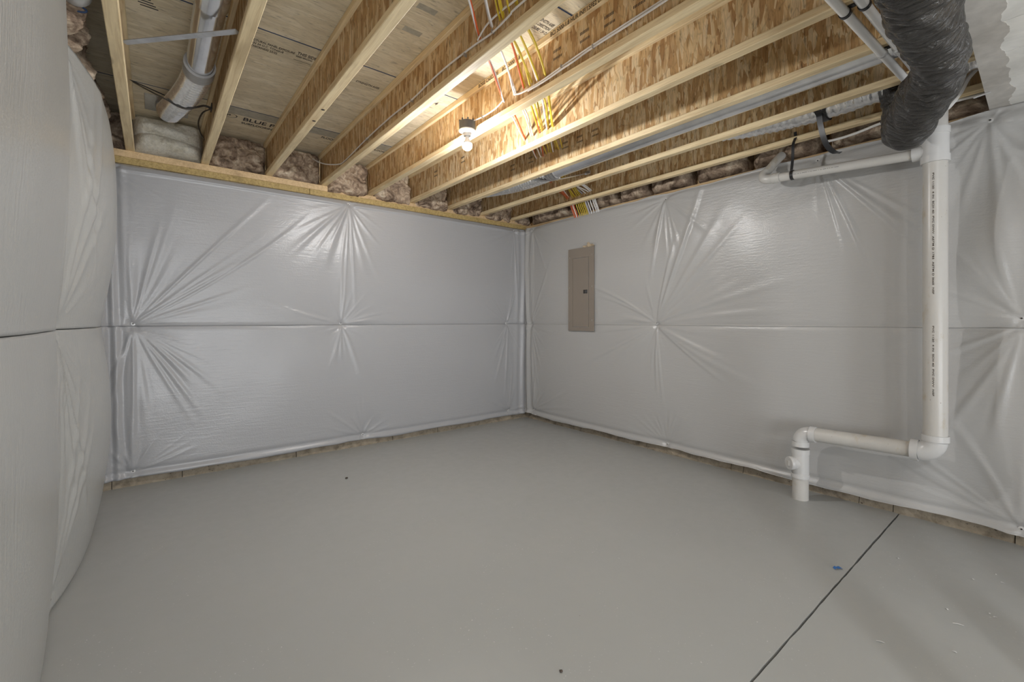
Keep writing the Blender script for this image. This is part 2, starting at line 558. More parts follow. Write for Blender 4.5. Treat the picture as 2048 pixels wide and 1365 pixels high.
# ------------------------------------------------------------------ concrete walls (panels show below the blankets)
def wall(name, axis, face, thick, cuts, ztop, rough=True):
    s = MB()
    if axis == 'y': s.box(cuts[0], cuts[-1], face + 0.02, face + thick, -0.02, ztop)
    else:
        a, b = (face + 0.02, face + thick) if thick > 0 else (face + thick, face - 0.02)
        s.box(a, b, cuts[0], cuts[-1], -0.02, ztop)
    w = struct(s.build(name, DARK))
    for i in range(len(cuts) - 1):
        c0, c1 = cuts[i] + 0.002, cuts[i + 1] - 0.002
        q = MB()
        nx = max(2, int((c1 - c0) / 0.025)); nz = 8
        us = np.linspace(c0, c1, nx); zs = np.concatenate([np.linspace(-0.01, 0.11, nz - 1), [ztop]])
        U, Z = np.meshgrid(us, zs)
        off = 0.006 * fbm(U * 14, Z * 20, i + 3.0, 4) * (Z < 0.12) + 0.003 * math.sin(i * 5.1)
        ledge = 0.014 * np.exp(-((Z - 0.0) / 0.045) ** 2) * (Z < 0.12)
        d = face - off - ledge if thick > 0 else face + off + ledge
        P = np.stack([U, d, Z], -1) if axis == 'y' else np.stack([d, U, Z], -1)
        back = face + 0.019 * (1 if thick > 0 else -1)
        V = [tuple(p) for p in P.reshape(-1, 3)]
        F = []
        for r in range(nz - 1):
            for c in range(nx - 1):
                k = r * nx + c
                F.append((k, k + 1, k + nx + 1, k + nx))
        b0 = len(V)
        for (u, z) in ((c0, -0.01), (c1, -0.01), (c1, ztop), (c0, ztop)):
            V.append((u, back, z) if axis == 'y' else (back, u, z))
        F += [(b0 + 3, b0 + 2, b0 + 1, b0),
              tuple(range(nx))[::-1] + (b0, b0 + 1), tuple(range((nz - 1) * nx, nz * nx)) + (b0 + 2, b0 + 3),
              tuple(r * nx for r in range(nz)) + (b0 + 3, b0), tuple(r * nx + nx - 1 for r in range(nz))[::-1] + (b0 + 1, b0 + 2)]
        mesh('concrete_panel', V, F, CONC, w)
    return w
wall('wall_back', 'y', YW, 0.2, [XL - 0.2, -0.24, 0.18, 1.02, 1.95, 2.48, XW], 2.425)
wall('wall_right', 'x', XW, 0.2, [-1.6, 0.20, 0.73, 0.91, 1.68, 1.775, 2.6, 3.39, 3.64, YW], 2.425)
wall('wall_left', 'x', XL, -0.2, [-1.6, 0.6, 2.2, 3.4, YW], 2.43)

# stud partition just out of view at the right: a bulb beyond it stripes the floor and the right wall
pw = struct(MB().box(1.33, 3.76, -0.40, -0.31, 0.0, 0.038, 0.001).build('wall_front', LUM))
for k in range(6):
    x = 1.345 + 0.4064 * k
    MB().box(x, x + 0.038, -0.40, -0.31, 0.038, 2.405, 0.001).build('wall_stud', LUM, pw)
MB().box(1.33, 3.76, -0.40, -0.31, 2.405, 2.443, 0.001).build('top_plate', LUM, pw)

# ------------------------------------------------------------------ ceiling: subfloor sheets
ceil = struct(MB().box(-0.75, 4.1, -1.6, 4.75, ZC + 0.0205, ZC + 0.05).build('ceiling', DARK))
sheet_y = [-1.6, -0.645, 0.493, 1.631, 2.769, 3.905, 4.75]
sheets = []
for r in range(len(sheet_y) - 1):
    xs = [-0.75, -0.1375 + 0.4688 * (1 + 3 * (r % 2)), -0.1375 + 0.4688 * (6 + 2 * (r % 2)), 4.1]
    for k in range(3):
        o = MB().box(xs[k] + 0.001, xs[k + 1] - 0.001, sheet_y[r] + 0.0015, sheet_y[r + 1] - 0.0015, ZC, ZC + 0.02).build('subfloor_panel', OSB_CEIL, ceil)
        MB().box(xs[k] + 0.001, xs[k + 1] - 0.001, sheet_y[r] + 0.002, sheet_y[r] + 0.011, ZC - 0.0006, ZC + 0.0005).build('blue_edge_line', BLUE, o)
        sheets.append((r, k, o))
def sheet(r, x):
    for (rr, k, o) in sheets:
        if rr == r:
            bb = [v.co.x for v in o.data.vertices]
            if min(bb) <= x <= max(bb): return o
R_, U_ = (1, 0, 0), (0, 1, 0)
zt = ZC - 0.0008
def cprint(r, text, x, y, size, mat=INK, sq=1.0):
    # print read from below: x to the right, letter tops towards the near end of the room
    lettering(text, (x, y, zt), (1, 0, 0), (0, -1, 0), size, mat, sheet(r, x), squash=sq)
# grey-blue printed band beside the last line, with the maker's line and an oval mark
for (x0, x1) in ((0.36, 1.24), (1.30, 1.71)):
    MB().box(x0, x1, 3.916, 4.045, ZC - 0.0005, ZC + 0.0005).build('printed_band', BLUEG, sheet(5, x0 + 0.01))
cprint(5, 'BLUE P', 0.553, 4.135, 0.095, INK, 0.78)
cprint(5, 'SUBFLOORING', 0.553, 4.205, 0.052, INK, 0.72)
ov = MB()
ring = []
for k in range(28):
    a = 2 * PI * k / 28
    for rr in (1.0, 0.88): ring.append((0.455 + 0.060 * rr * math.cos(a), 4.09 + 0.044 * rr * math.sin(a), zt))
ov.add(ring, [(2 * k, 2 * ((k + 1) % 28), 2 * ((k + 1) % 28) + 1, 2 * k + 1) for k in range(28)])
ov.build('printed_mark', INK, sheet(5, 0.45))
cprint(5, 'P', 0.437, 4.115, 0.065, INK)
for i, t in enumerate(('STRUCTURAL PANEL EXPOSURE', 'SPAN 24 O.C. TONGUE', 'THICKNESS 23/32')):
    cprint(4, t, 0.40 + 0.02 * i, 2.915 + 0.034 * i, 0.030, INK_B, 0.60)
cprint(4, 'THIS SIDE', 0.672, 2.905, 0.046, INK_B, 0.55)
cprint(4, 'SIZED SPACING', 0.672, 2.935, 0.024, INK_B, 0.55)
MB().box(0.668, 0.768, 2.972, 2.975, ZC - 0.0006, ZC).build('printed_arrow', INK, sheet(4, 0.70))
cprint(4, 'STRENGTH AXIS', 1.055, 2.995, 0.036, INK_B, 0.6)
cprint(5, 'FLOOR', 1.14, 4.10, 0.055, INK, 0.7)
for i, t in enumerate(('STRENGTH AXIS', 'THIS DIRECTION', 'EXPOSURE 1 24 O.C.')):
    cprint(3, t, 1.58, 1.77 + 0.036 * i, 0.032, INK_B, 0.5)
cprint(4, '24', 1.585, 2.945, 0.06, INK_B, 0.9)
cprint(5, 'FLOOR', 1.60, 4.095, 0.05, INK, 0.7)
for k in range(5):
    MB().box(-0.085 + 0.008 * k, -0.02 + 0.01 * k, 2.85 + 0.022 * k, 2.858 + 0.022 * k, ZC - 0.0006, ZC).build('printed_dash', INK, sheet(4, -0.03))
for (x, y) in ((1.10, 2.07), (1.12, 2.28)):
    MB().box(x - 0.055, x + 0.05, y - 0.022, y + 0.02, ZC - 0.0006, ZC).build('dark_flake', BLUEG, sheet(3, x))

# ------------------------------------------------------------------ I-joists
JN = ['wood I-joist nearest the left wall, beside the cream spray foam',
      'second I-joist from the left wall, right of the silver flex duct',
      'third I-joist from the left wall, with two small round knots in its flange',
      'fourth I-joist from the left wall, white cable stapled along its web',
      'fifth I-joist from the left wall, the lit bulb fixture hangs on it',
      'sixth I-joist from the left wall, just beyond the lit bulb',
      'seventh I-joist from the left wall, left of the long galvanized duct',
      'eighth I-joist from the left wall, between the galvanized duct and the foil flex duct',
      'last I-joist, closest to the right wall above the electrical panel']
joists = []
for i, x in enumerate(JX):
    t = thing('floor_joist', JN[i], 'joist', (x, 4.5, ZJ))
    MB().box(x - 0.0265, x + 0.0265, -1.6, 4.56, ZJ, ZJ + 0.038, 0.003).build('bottom_flange', LUM, t)
    MB().box(x - 0.0265, x + 0.0265, -1.6, 4.56, ZC - 0.0385, ZC - 0.0006, 0.003).build('top_flange', LUM, t)
    w = MB().box(x - 0.0055, x + 0.0055, -1.6, 4.56, ZJ + 0.036, ZC - 0.0365).build('web', OSB_WEB, t)
    joists.append((t, w))
# print on the joists (left faces are the ones in view)
def jprint(i, text, y, z, size, mat, side='web', sq=1.0):
    x = JX[i] - (0.0059 if side == 'web' else 0.0269)
    par = joists[i][1] if side == 'web' else [c for c in joists[i][0].children if c.name.startswith(side)][0]
    lettering(text, (x, y, z), (0, -1, 0), (0, 0, 1), size, mat, par, squash=sq)
jprint(4, 'BOISE CASCADE', 2.50, ZC - 0.033, 0.034, INK_B, 'top_flange', 0.9)
jprint(4, 'BCI 5000-1.8 HUR INF/15FE2 07/15/24', 1.80, ZC - 0.033, 0.034, INK_B, 'top_flange', 0.8)
jprint(4, 'BCI  5000  1.8', 2.24, ZC - 0.033, 0.034, INK_B, 'top_flange', 0.9)
for (i, ys, z0) in ((4, [1.80, 1.60, 1.44, 1.27, 1.12], 2.71), (5, [4.0, 3.5], 2.71), (6, [2.66, 2.50, 2.34, 3.36, 3.1], 2.70)):
    for k, y in enumerate(ys):
        jprint(i, 'IIIIIII', y, z0 + 0.02, 0.022, INK_B, 'web', 1.6)
        jprint(i, 'IIIIIIII', y, z0 - 0.02, 0.018, INK_B, 'web', 1.9)
# two knot holes in the third joist's flange
par = [c for c in joists[2][0].children if c.name.startswith('bottom_flange')][0]
for y in (2.85, 3.046):
    MB().lathe([(0.011, -0.0006), (0.011, 0.0)], (JX[2] + 0.006, y, ZJ), seg=14).build('knot', INK_B, par)

# ------------------------------------------------------------------ rim boards and sill plates
struct(MB().box(-0.75, 4.1, 4.60, 4.63, 2.49, ZC).build('trim_1', OSB_WEB))
struct(MB().box(3.94, 3.97, -1.6, 4.60, 2.49, ZC).build('trim_2', OSB_WEB))
struct(MB().box(-0.60, -0.57, -1.6, 4.60, 2.49, ZC).build('trim_3', OSB_WEB))
def plate(x0, x1, y0, y1, z0, z1, mat, label):
    return tag(MB().box(x0, x1, y0, y1, z0, z1, 0.002).build('sill_plate', mat), label, 'lumber')
plate(-0.6, 1.135, YW, 4.59, 2.428, 2.4795, LUM_T, 'greenish treated sill plate atop back wall, left length up to the butt joint')
plate(1.139, XW + 0.15, YW, 4.59, 2.428, 2.4795, LUM_T, 'greenish treated sill plate atop back wall, right length into the corner')
plate(-0.6, 1.30, YW + 0.004, 4.595, 2.481, ZJ - 0.001, LUM_S, 'pale upper plate on back wall, left length under the foam-filled bay')
plate(1.303, XW + 0.15, 4.50, 4.595, 2.481, ZJ - 0.001, LUM_S, 'pale upper plate on back wall, right length towards the corner')
plate(XW + 0.005, 3.93, -1.6, YW - 0.002, 2.427, 2.466, LUM_S, 'narrow pale sill plate along the top of the right wall')
struct(MB().box(-0.55, XL - 0.005, -1.6, YW - 0.002, 2.432, 2.468, 0.002).build('trim_4', LUM_S))

# ------------------------------------------------------------------ insulation blankets on the walls
def fold(U, V, p, ang, L, amp, w, curv=0.0):
    a = math.radians(ang)
    du, dv = U - p[0], V - p[1]
    s = du * math.cos(a) + dv * math.sin(a)
    q = -du * math.sin(a) + dv * math.cos(a) - curv * s * s
    t = np.clip(s / L, 0, 1)
    env = np.where(s > 0, np.sqrt(t) * (1 - t) ** 1.2 * 2.2, 0)
    ww = w * (0.30 + 1.1 * t)
    return amp * env * np.exp(-(q / ww) ** 2)

def blanket_height(U, V, pins, folds, seed, rand=34, seam=None, bulge=0.028, ramp=1.25):
    """pillow held by pins, radiating creases, crease along the seam"""
    r = np.random.default_rng(seed)
    dmin = np.full(U.shape, 9.0)
    for p in pins: dmin = np.minimum(dmin, np.hypot(U - p[0], V - p[1]))
    h = bulge * (1 - np.exp(-dmin / 0.22)) + 0.012 * (1 - np.exp(-(dmin / 0.03) ** 2))
    h += 0.006 * fbm(U * 1.7, V * 1.7, seed, 2)
    for p in pins:
        for k in range(rand):
            h += ramp * fold(U, V, p, r.uniform(0, 360), r.uniform(0.10, 0.50), r.uniform(0.0012, 0.0042) * r.choice([1, 1, -0.6]), r.uniform(0.006, 0.018), r.uniform(-0.25, 0.25))
    for (p, ang, L, amp, w, cv) in folds:
        am = amp * r.uniform(0.5, 1.15); ww = w * r.uniform(0.6, 1.45)
        an = ang + r.normal(0, 2.6); LL = L * r.uniform(0.75, 1.3); c2 = cv + r.normal(0, 0.05)
        h += fold(U, V, p, an, LL, am, ww, c2)
        h -= fold(U, V, p, an + r.choice([-1, 1]) * math.degrees(1.3 * ww / LL), LL * 0.9, am * 0.55, ww * 0.7, c2)
    return h

def blanket(name_label, axis, u0, u1, zb, zt_, base, sgn, pins, folds, seed, mat, step=0.009, extra=None, edge_lo=None, edge_hi=None, hole=None, **kw):
    """axis 'y': wall in the xz plane; axis 'x': wall in the yz plane. base = face of wall, sgn = into-room direction"""
    nu = int((u1 - u0) / step); nv = int((zt_ - zb) / step)
    us = np.linspace(u0, u1, nu); ts = np.linspace(0, 1, nv)
    lo = zb + (edge_lo(us) if edge_lo else 0 * us)
    hi = zt_ + (edge_hi(us) if edge_hi else 0 * us)
    U = np.tile(us, (nv, 1))
    V = lo[None, :] + ts[:, None] * (hi - lo)[None, :]
    h = blanket_height(U, V, pins, folds, seed, **kw)
    if extra is not None: h = h + extra(U, V)
    h = np.maximum(h, 0.002)
    d = base + sgn * h
    P = np.stack([U, d, V], -1) if axis == 'y' else np.stack([d, U, V], -1)
    P = P.reshape(-1, 3)
    idx = np.arange(nu * nv).reshape(nv, nu)
    a, b, c, e = idx[:-1, :-1], idx[:-1, 1:], idx[1:, 1:], idx[1:, :-1]
    keep = np.ones(a.shape, bool)
    if hole is not None:
        uc = 0.5 * (U[:-1, :-1] + U[1:, 1:]); vc = 0.5 * (V[:-1, :-1] + V[1:, 1:])
        keep = ~((uc > hole[0]) & (uc < hole[1]) & (vc > hole[2]) & (vc < hole[3]))
    F = np.stack([a[keep], b[keep], c[keep], e[keep]], -1)
    if (axis == 'y') == (sgn > 0): F = F[:, ::-1]
    # border skirt running back to the wall, so the blanket has thickness
    ring = np.concatenate([idx[0, :], idx[1:, -1], idx[-1, -2::-1], idx[-2:0:-1, 0]])
    B = P[ring].copy()
    B[:, 1 if axis == 'y' else 0] = base + sgn * 0.0015
    n0 = len(P); m_ = len(ring)
    k = np.arange(m_); k2 = (k + 1) % m_
    S = np.stack([ring[k], n0 + k, n0 + k2, ring[k2]], -1)
    P = np.concatenate([P, B]); F = np.concatenate([F, S])
    o = mesh('insulation_blanket', P, F, mat, None, True)
    tag(o, name_label, 'insulation')
    def surf(u, v):
        i = int(np.clip(round((v - zb) / (zt_ - zb) * (nv - 1)), 0, nv - 1)); j = int(np.clip(round((u - u0) / (u1 - u0) * (nu - 1)), 0, nu - 1))
        return P[idx[i, j]]
    return o, surf

def pin(par, surf, u, v, nrm):
    c = surf(u, v)
    s = MB().lathe([(0.014, -0.001), (0.014, 0.0012), (0.006, 0.0016), (0.005, 0.005), (0.001, 0.0055)], c, nrm, 14)
    s.build('pin', FIT, par, True)
    MB().lathe([(0.0045, 0.0), (0.0045, 0.0062), (0.001, 0.0068)], c, nrm, 8).build('nail_head', PANEL_L, par)

ZS = 1.207
def wav(a, f, s):
    return lambda u: a * fbm(u * f, u * 0 + s, 0, 3)

# --- back wall
A_up = [(-0.25, 2.375), (1.49, 2.385), (3.56, 2.385), (-0.122, 1.222), (1.419, 1.222), (3.45, 1.214)]
A_lo = [(-0.122, 1.20), (1.419, 1.20), (3.45, 1.20), (-0.122, 0.107), (1.628, 0.104), (3.48, 0.122)]
fA_up = [((-0.122, 1.222), a, L, am, w, c) for a, L, am, w, c in
         [(33, 1.5, .010, .030, .03), (39, 1.35, .012, .028, .0), (45, 1.0, .009, .024, -.05), (52, 1.2, .011, .03, .06), (60, .9, .010, .026, .08),
          (68, 1.1, .012, .032, .1), (24, .9, .007, .03, .02), (80, 1.0, .010, .028, .05), (90, .9, .012, .03, .0), (15, .7, .005, .025, 0), (97, .7, .009, .022, 0)]]
fA_up += [((1.49, 2.385), a, L, am, w, c) for a, L, am, w, c in
          [(-92, 1.1, .010, .020, .0), (-85, 1.0, .011, .018, .03), (-78, .8, .009, .020, .1), (-70, .85, .011, .024, .12), (-58, .55, .008, .022, .15), (-99, .8, .010, .022, -.03),
           (-106, .75, .012, .030, -.05), (-114, .7, .010, .034, -.08), (-124, .8, .010, .03, 0), (-136, .95, .010, .035, 0), (-144, 1.0, .008, .03, 0)]]
fA_up += [((1.419, 1.222), a, L, am, w, c) for a, L, am, w, c in
          [(88, .8, .008, .014, 0), (94, .7, .006, .014, 0), (10, .8, .012, .03, 0), (18, .6, .008, .02, 0), (30, .5, .006, .02, 0), (168, .6, .008, .025, 0), (76, .5, .005, .018, 0)]]
fA_up += [((3.45, 1.214), a, L, am, w, c) for a, L, am, w, c in
          [(168, .8, .006, .025, 0), (150, .5, .006, .02, 0), (130, .45, .005, .018, 0), (82, .7, .01, .02, 0), (75, .6, .009, .015, 0)]]
fA_up += [((3.56, 2.385), a, L, am, w, c) for a, L, am, w, c in
          [(-170, .6, .006, .02, 0), (-160, .55, .006, .02, 0), (-150, .5, .005, .02, 0), (-90, .9, .014, .022, .03), (-84, .8, .012, .014, 0), (-97, .7, .008, .02, 0)]]
def edgeA(U, V):
    top = 2.414
    e = -0.018 * np.exp(-((V - top) / 0.02) ** 2)                        # pulled back to the sill
    e += 0.012 * np.exp(-((V - 2.372) / 0.008) ** 2) * (np.abs(U - 1.49) > 0.05)   # folded hem under the sill
    e += -0.006 * np.exp(-((V - ZS) / 0.02) ** 2)
    c = np.exp(-((U - 3.69) / 0.10) ** 2)
    e += 0.010 * c * np.cos((U - 3.69) * 62 + 0.9 * np.sin(V * 2.3)) + 0.02 * c
    l = np.exp(-((U + 0.27) / 0.08) ** 2)
    e += 0.012 * l * np.cos((U + 0.27) * 90 + V * 2)
    return e
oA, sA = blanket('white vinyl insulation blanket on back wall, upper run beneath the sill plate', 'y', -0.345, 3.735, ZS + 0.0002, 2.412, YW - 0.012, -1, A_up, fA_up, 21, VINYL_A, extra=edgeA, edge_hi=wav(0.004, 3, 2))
for p in A_up: pin(oA, sA, p[0], p[1], (0, -1, 0))
fA_lo = [((-0.122, 1.20), a, L, am, w, c) for a, L, am, w, c in
         [(-40, .75, .010, .024, -.1), (-48, .8, .012, .024, -.1), (-56, .85, .012, .026, -.1), (-64, .8, .012, .026, -.1), (-73, .9, .014, .026, -.05), (-82, .9, .014, .026, 0),
          (-30, .6, .007, .022, 0), (-90, 1.0, .014, .024, 0), (-98, .95, .013, .024, 0), (-107, .6, .012, .022, 0), (-18, .5, .005, .02, 0)]]
fA_lo += [((1.419, 1.20), a, L, am, w, c) for a, L, am, w, c in
          [(-90, .4, .010, .014, 0), (-100, .35, .010, .014, 0), (-80, .4, .008, .014, 0), (-72, .8, .008, .025, .05), (-112, .3, .007, .014, 0), (-62, .7, .006, .025, .05)]]
fA_lo += [((3.45, 1.20), a, L, am, w, c) for a, L, am, w, c in
          [(-118, .7, .007, .02, .05), (-105, .8, .008, .02, 0), (-95, .8, .010, .02, 0), (-130, .5, .005, .02, 0), (-86, .9, .01, .018, 0)]]
fA_lo += [((-0.122, .107), a, L, am, w, c) for a, L, am, w, c in [(90, .6, .012, .02, 0), (120, .25, .012, .02, 0), (60, .3, .008, .02, 0), (20, .4, .007, .02, 0), (105, .5, .010, .02, 0)]]
fA_lo += [((1.628, .104), a, L, am, w, c) for a, L, am, w, c in [(95, .6, .006, .016, 0), (105, .5, .006, .014, 0), (85, .45, .006, .014, 0), (120, .35, .005, .014, 0), (60, .35, .005, .014, 0), (30, .3, .005, .014, 0), (150, .3, .005, .014, 0)]]
fA_lo += [((3.48, .122), a, L, am, w, c) for a, L, am, w, c in [(100, .5, .006, .018, 0), (130, .4, .005, .018, 0), (150, .5, .005, .018, 0), (85, .6, .008, .018, 0)]]
def edgeA2(U, V):
    e = -0.006 * np.exp(-((V - ZS) / 0.02) ** 2)
    e += -0.010 * np.exp(-((V - 0.115) / 0.02) ** 2) + 0.010 * np.exp(-((V - 0.08) / 0.02) ** 2)
    c = np.exp(-((U - 3.69) / 0.10) ** 2)
    e += 0.009 * c * np.cos((U - 3.69) * 58 + 0.8 * np.sin(V * 3)) + 0.015 * c
    l = np.exp(-((U + 0.25) / 0.10) ** 2)
    e += 0.012 * l * np.cos((U + 0.27) * 85 + V * 1.5)
    return e
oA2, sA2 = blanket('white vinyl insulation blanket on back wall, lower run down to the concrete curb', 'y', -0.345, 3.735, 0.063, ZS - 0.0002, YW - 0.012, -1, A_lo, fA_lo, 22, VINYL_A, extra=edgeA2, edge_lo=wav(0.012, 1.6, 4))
for p in A_lo[3:]: pin(oA2, sA2, p[0], p[1], (0, -1, 0))

# --- right wall (u = y)
B_up = [(4.245, 2.40), (2.379, 2.384), (1.15, 2.40), (0.292, 2.384), (4.274, 1.215), (2.469, 1.222), (0.17, 1.262)]
B_lo = [(4.274, 1.19), (2.469, 1.20), (0.17, 1.22), (4.245, 0.129), (2.363, 0.096), (0.172, 0.105)]
# on this wall u = y runs to the LEFT in the view: angle 180 points right
fB_up = [((2.469, 1.222), a, L, am, w, c) for a, L, am, w, c in
         [(116, 1.3, .014, .032, .05), (124, 1.1, .012, .028, .05), (132, 1.2, .014, .032, .05), (140, 1.1, .011, .03, .04), (148, 1.2, .012, .032, .03), (156, 1.2, .010, .034, 0), (164, 1.1, .010, .034, 0), (172, 1.2, .010, .034, 0),
          (100, .8, .012, .024, .1), (80, .5, .008, .02, -.1), (35, 1.0, .013, .022, -.18), (28, .9, .012, .02, -.2), (14, .6, .012, .03, -.3), (6, .5, .008, .02, 0), (108, .9, .010, .022, .05)]]
fB_up += [((2.379, 2.384), a, L, am, w, c) for a, L, am, w, c in
          [(-90, .8, .014, .022, 0), (-80, .75, .014, .024, -.05), (-72, .7, .014, .026, -.12), (-60, .6, .009, .022, -.1), (-100, .6, .009, .02, .1), (-110, .6, .010, .024, .15), (-128, .7, .012, .032, .1), (-140, .85, .012, .034, .05), (-30, .5, .006, .02, 0), (-150, .6, .007, .02, 0), (-12, .4, .005, .02, 0), (-168, .4, .005, .018, 0)]]
fB_up += [((1.15, 2.40), a, L, am, w, c) for a, L, am, w, c in
          [(-105, .75, .013, .02, .08), (-115, .95, .016, .026, .08), (-125, 1.1, .016, .028, .06), (-132, 1.15, .015, .022, .05), (-140, .9, .012, .03, .03), (-90, .4, .007, .02, 0), (-60, .35, .006, .02, 0), (-30, .4, .005, .02, 0)]]
fB_up += [((0.292, 2.384), a, L, am, w, c) for a, L, am, w, c in
          [(-95, .8, 0.0110, 0.040, 0), (-110, .7, 0.0110, 0.040, .1), (-125, .6, 0.0088, 0.034, 0), (-75, .6, 0.0077, 0.034, 0), (-150, .45, 0.0066, 0.029, 0), (-40, .5, 0.0055, 0.032, 0), (-20, .45, 0.0050, 0.029, 0), (-170, .4, 0.0055, 0.023, 0), (-135, .5, 0.0077, 0.030, 0)]]
fB_up += [((0.17, 1.262), a, L, am, w, c) for a, L, am, w, c in
          [(95, .7, 0.0099, 0.034, 0), (75, .7, 0.0088, 0.034, .1), (60, .6, 0.0066, 0.030, 0), (45, .6, 0.0055, 0.028, 0), (30, .55, 0.0050, 0.025, 0), (18, .6, 0.0044, 0.023, 0), (8, .7, 0.0039, 0.023, 0), (0, .7, 0.0039, 0.021, 0), (110, .6, 0.0077, 0.034, 0), (140, .5, 0.0066, 0.034, 0)]]
fB_up += [((4.245, 2.40), a, L, am, w, c) for a, L, am, w, c in [(-88, .8, .012, .014, 0), (-95, .7, .010, .016, 0), (-160, .7, .008, .025, 0), (-150, .6, .007, .025, .1), (-140, .6, .006, .022, 0), (-170, .5, .005, .02, 0), (-118, .7, .007, .025, 0)]]
fB_up += [((4.274, 1.215), a, L, am, w, c) for a, L, am, w, c in [(100, .5, .006, .02, 0), (118, .8, .008, .03, .05), (130, .5, .005, .02, 0), (88, .6, .008, .02, 0)]]
PH = (3.232, 3.575, 1.150, 2.040)
def edgeB(U, V):
    e = -0.016 * np.exp(-((V - 2.43) / 0.022) ** 2)
    e += -0.006 * np.exp(-((V - ZS) / 0.02) ** 2)
    c = np.exp(-((U - 4.34) / 0.09) ** 2)
    e += 0.010 * c * np.cos((U - 4.34) * 60 + 0.9 * np.sin(V * 2.1)) + 0.015 * c
    # pulled flat around the electrical panel
    du = np.maximum(np.maximum(PH[0] - U, U - PH[1]), 0); dv = np.maximum(np.maximum(PH[2] - V, V - PH[3]), 0)
    dd = np.hypot(du, dv)
    e += -0.004 * np.exp(-(dd / 0.035) ** 2) + 0.006 * np.exp(-((dd - 0.06) / 0.02) ** 2) * pnoise(U * 9, V * 9, 3)
    # loose swags at the near end
    n = np.clip((0.75 - U) / 0.5, 0, 1)
    e += n * 0.018 * (1 + np.sin(V * 7 + U * 9))
    return e
BX = XW - 0.022
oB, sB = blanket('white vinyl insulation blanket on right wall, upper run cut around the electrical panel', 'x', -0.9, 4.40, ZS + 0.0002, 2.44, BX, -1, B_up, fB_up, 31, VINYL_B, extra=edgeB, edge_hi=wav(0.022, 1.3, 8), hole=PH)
for p in B_up: pin(oB, sB, p[0], p[1], (-1, 0, 0))
fB_lo = [((2.469, 1.20), a, L, am, w, c) for a, L, am, w, c in
         [(-90, .8, .008, .016, 0), (-97, .7, .008, .016, 0), (-84, .6, .006, .016, 0), (-145, 1.3, .012, .03, -.05), (-137, 1.0, .012, .026, -.06), (-152, 1.1, .011, .03, -.03), (-160, .9, .008, .026, 0), (-170, .8, .006, .024, 0),
          (-20, .95, .012, .024, .05), (-28, 1.05, .012, .026, .05), (-36, 1.0, .010, .026, .03), (-12, .7, .008, .02, 0), (-44, .7, .006, .022, 0)]]
fB_lo += [((2.363, .096), a, L, am, w, c) for a, L, am, w, c in [(90, .4, .007, .014, 0), (98, .5, .006, .014, 0), (75, .4, .006, .014, 0), (110, .4, .006, .014, 0), (45, .5, .006, .018, 0), (25, .6, .006, .018, 0), (135, .35, .005, .014, 0), (160, .4, .006, .016, 0), (175, .6, .007, .02, 0)]]
fB_lo += [((0.172, .105), a, L, am, w, c) for a, L, am, w, c in [(30, .8, 0.0077, 0.025, 0), (22, .9, 0.0066, 0.025, 0), (40, .6, 0.0055, 0.025, 0), (90, .8, 0.0110, 0.046, 0), (70, .7, 0.0088, 0.034, 0), (12, .8, 0.0044, 0.023, 0), (110, .6, 0.0083, 0.040, 0)]]
fB_lo += [((0.17, 1.22), a, L, am, w, c) for a, L, am, w, c in [(-80, .9, 0.0132, 0.040, 0), (-65, .8, 0.0088, 0.034, .1), (-95, .9, 0.0121, 0.046, 0), (-50, .6, 0.0055, 0.029, 0), (-35, .6, 0.0050, 0.025, 0), (-20, .6, 0.0044, 0.023, 0), (-115, .7, 0.0088, 0.040, 0)]]
fB_lo += [((4.274, 1.19), a, L, am, w, c) for a, L, am, w, c in [(-120, .75, .010, .026, .06), (-132, .5, .006, .02, 0), (-105, .6, .007, .02, 0), (-90, .9, .010, .02, 0), (-96, .8, .008, .02, 0)]]
fB_lo += [((4.245, .129), a, L, am, w, c) for a, L, am, w, c in [(140, .5, .009, .02, 0), (155, .6, .008, .02, 0), (120, .4, .007, .02, 0), (95, .6, .009, .02, 0), (168, .7, .006, .02, 0)]]
def edgeB2(U, V):
    e = -0.006 * np.exp(-((V - ZS) / 0.02) ** 2)
    e += -0.010 * np.exp(-((V - 0.115) / 0.02) ** 2) + 0.010 * np.exp(-((V - 0.08) / 0.02) ** 2)
    c = np.exp(-((U - 4.34) / 0.09) ** 2)
    e += 0.009 * c * np.cos((U - 4.34) * 57 + 0.8 * np.sin(V * 2.8)) + 0.012 * c
    du = np.maximum(np.maximum(PH[0] - U, U - PH[1]), 0); dv = np.maximum(np.maximum(PH[2] - V, V - PH[3]), 0)
    dd = np.hypot(du, dv)
    e += -0.004 * np.exp(-(dd / 0.03) ** 2)
    n = np.clip((0.75 - U) / 0.5, 0, 1)
    e += n * 0.018 * (1 + np.sin(V * 5 + U * 8 + 1))
    return e
oB2, sB2 = blanket('white vinyl insulation blanket on right wall, lower run behind the drain pipes', 'x', -0.9, 4.40, 0.066, ZS - 0.0002, BX, -1, B_lo, fB_lo, 32, VINYL_B, extra=edgeB2, edge_lo=wav(0.020, 1.7, 9), hole=PH)
for p in B_lo[3:]: pin(oB2, sB2, p[0], p[1], (-1, 0, 0))

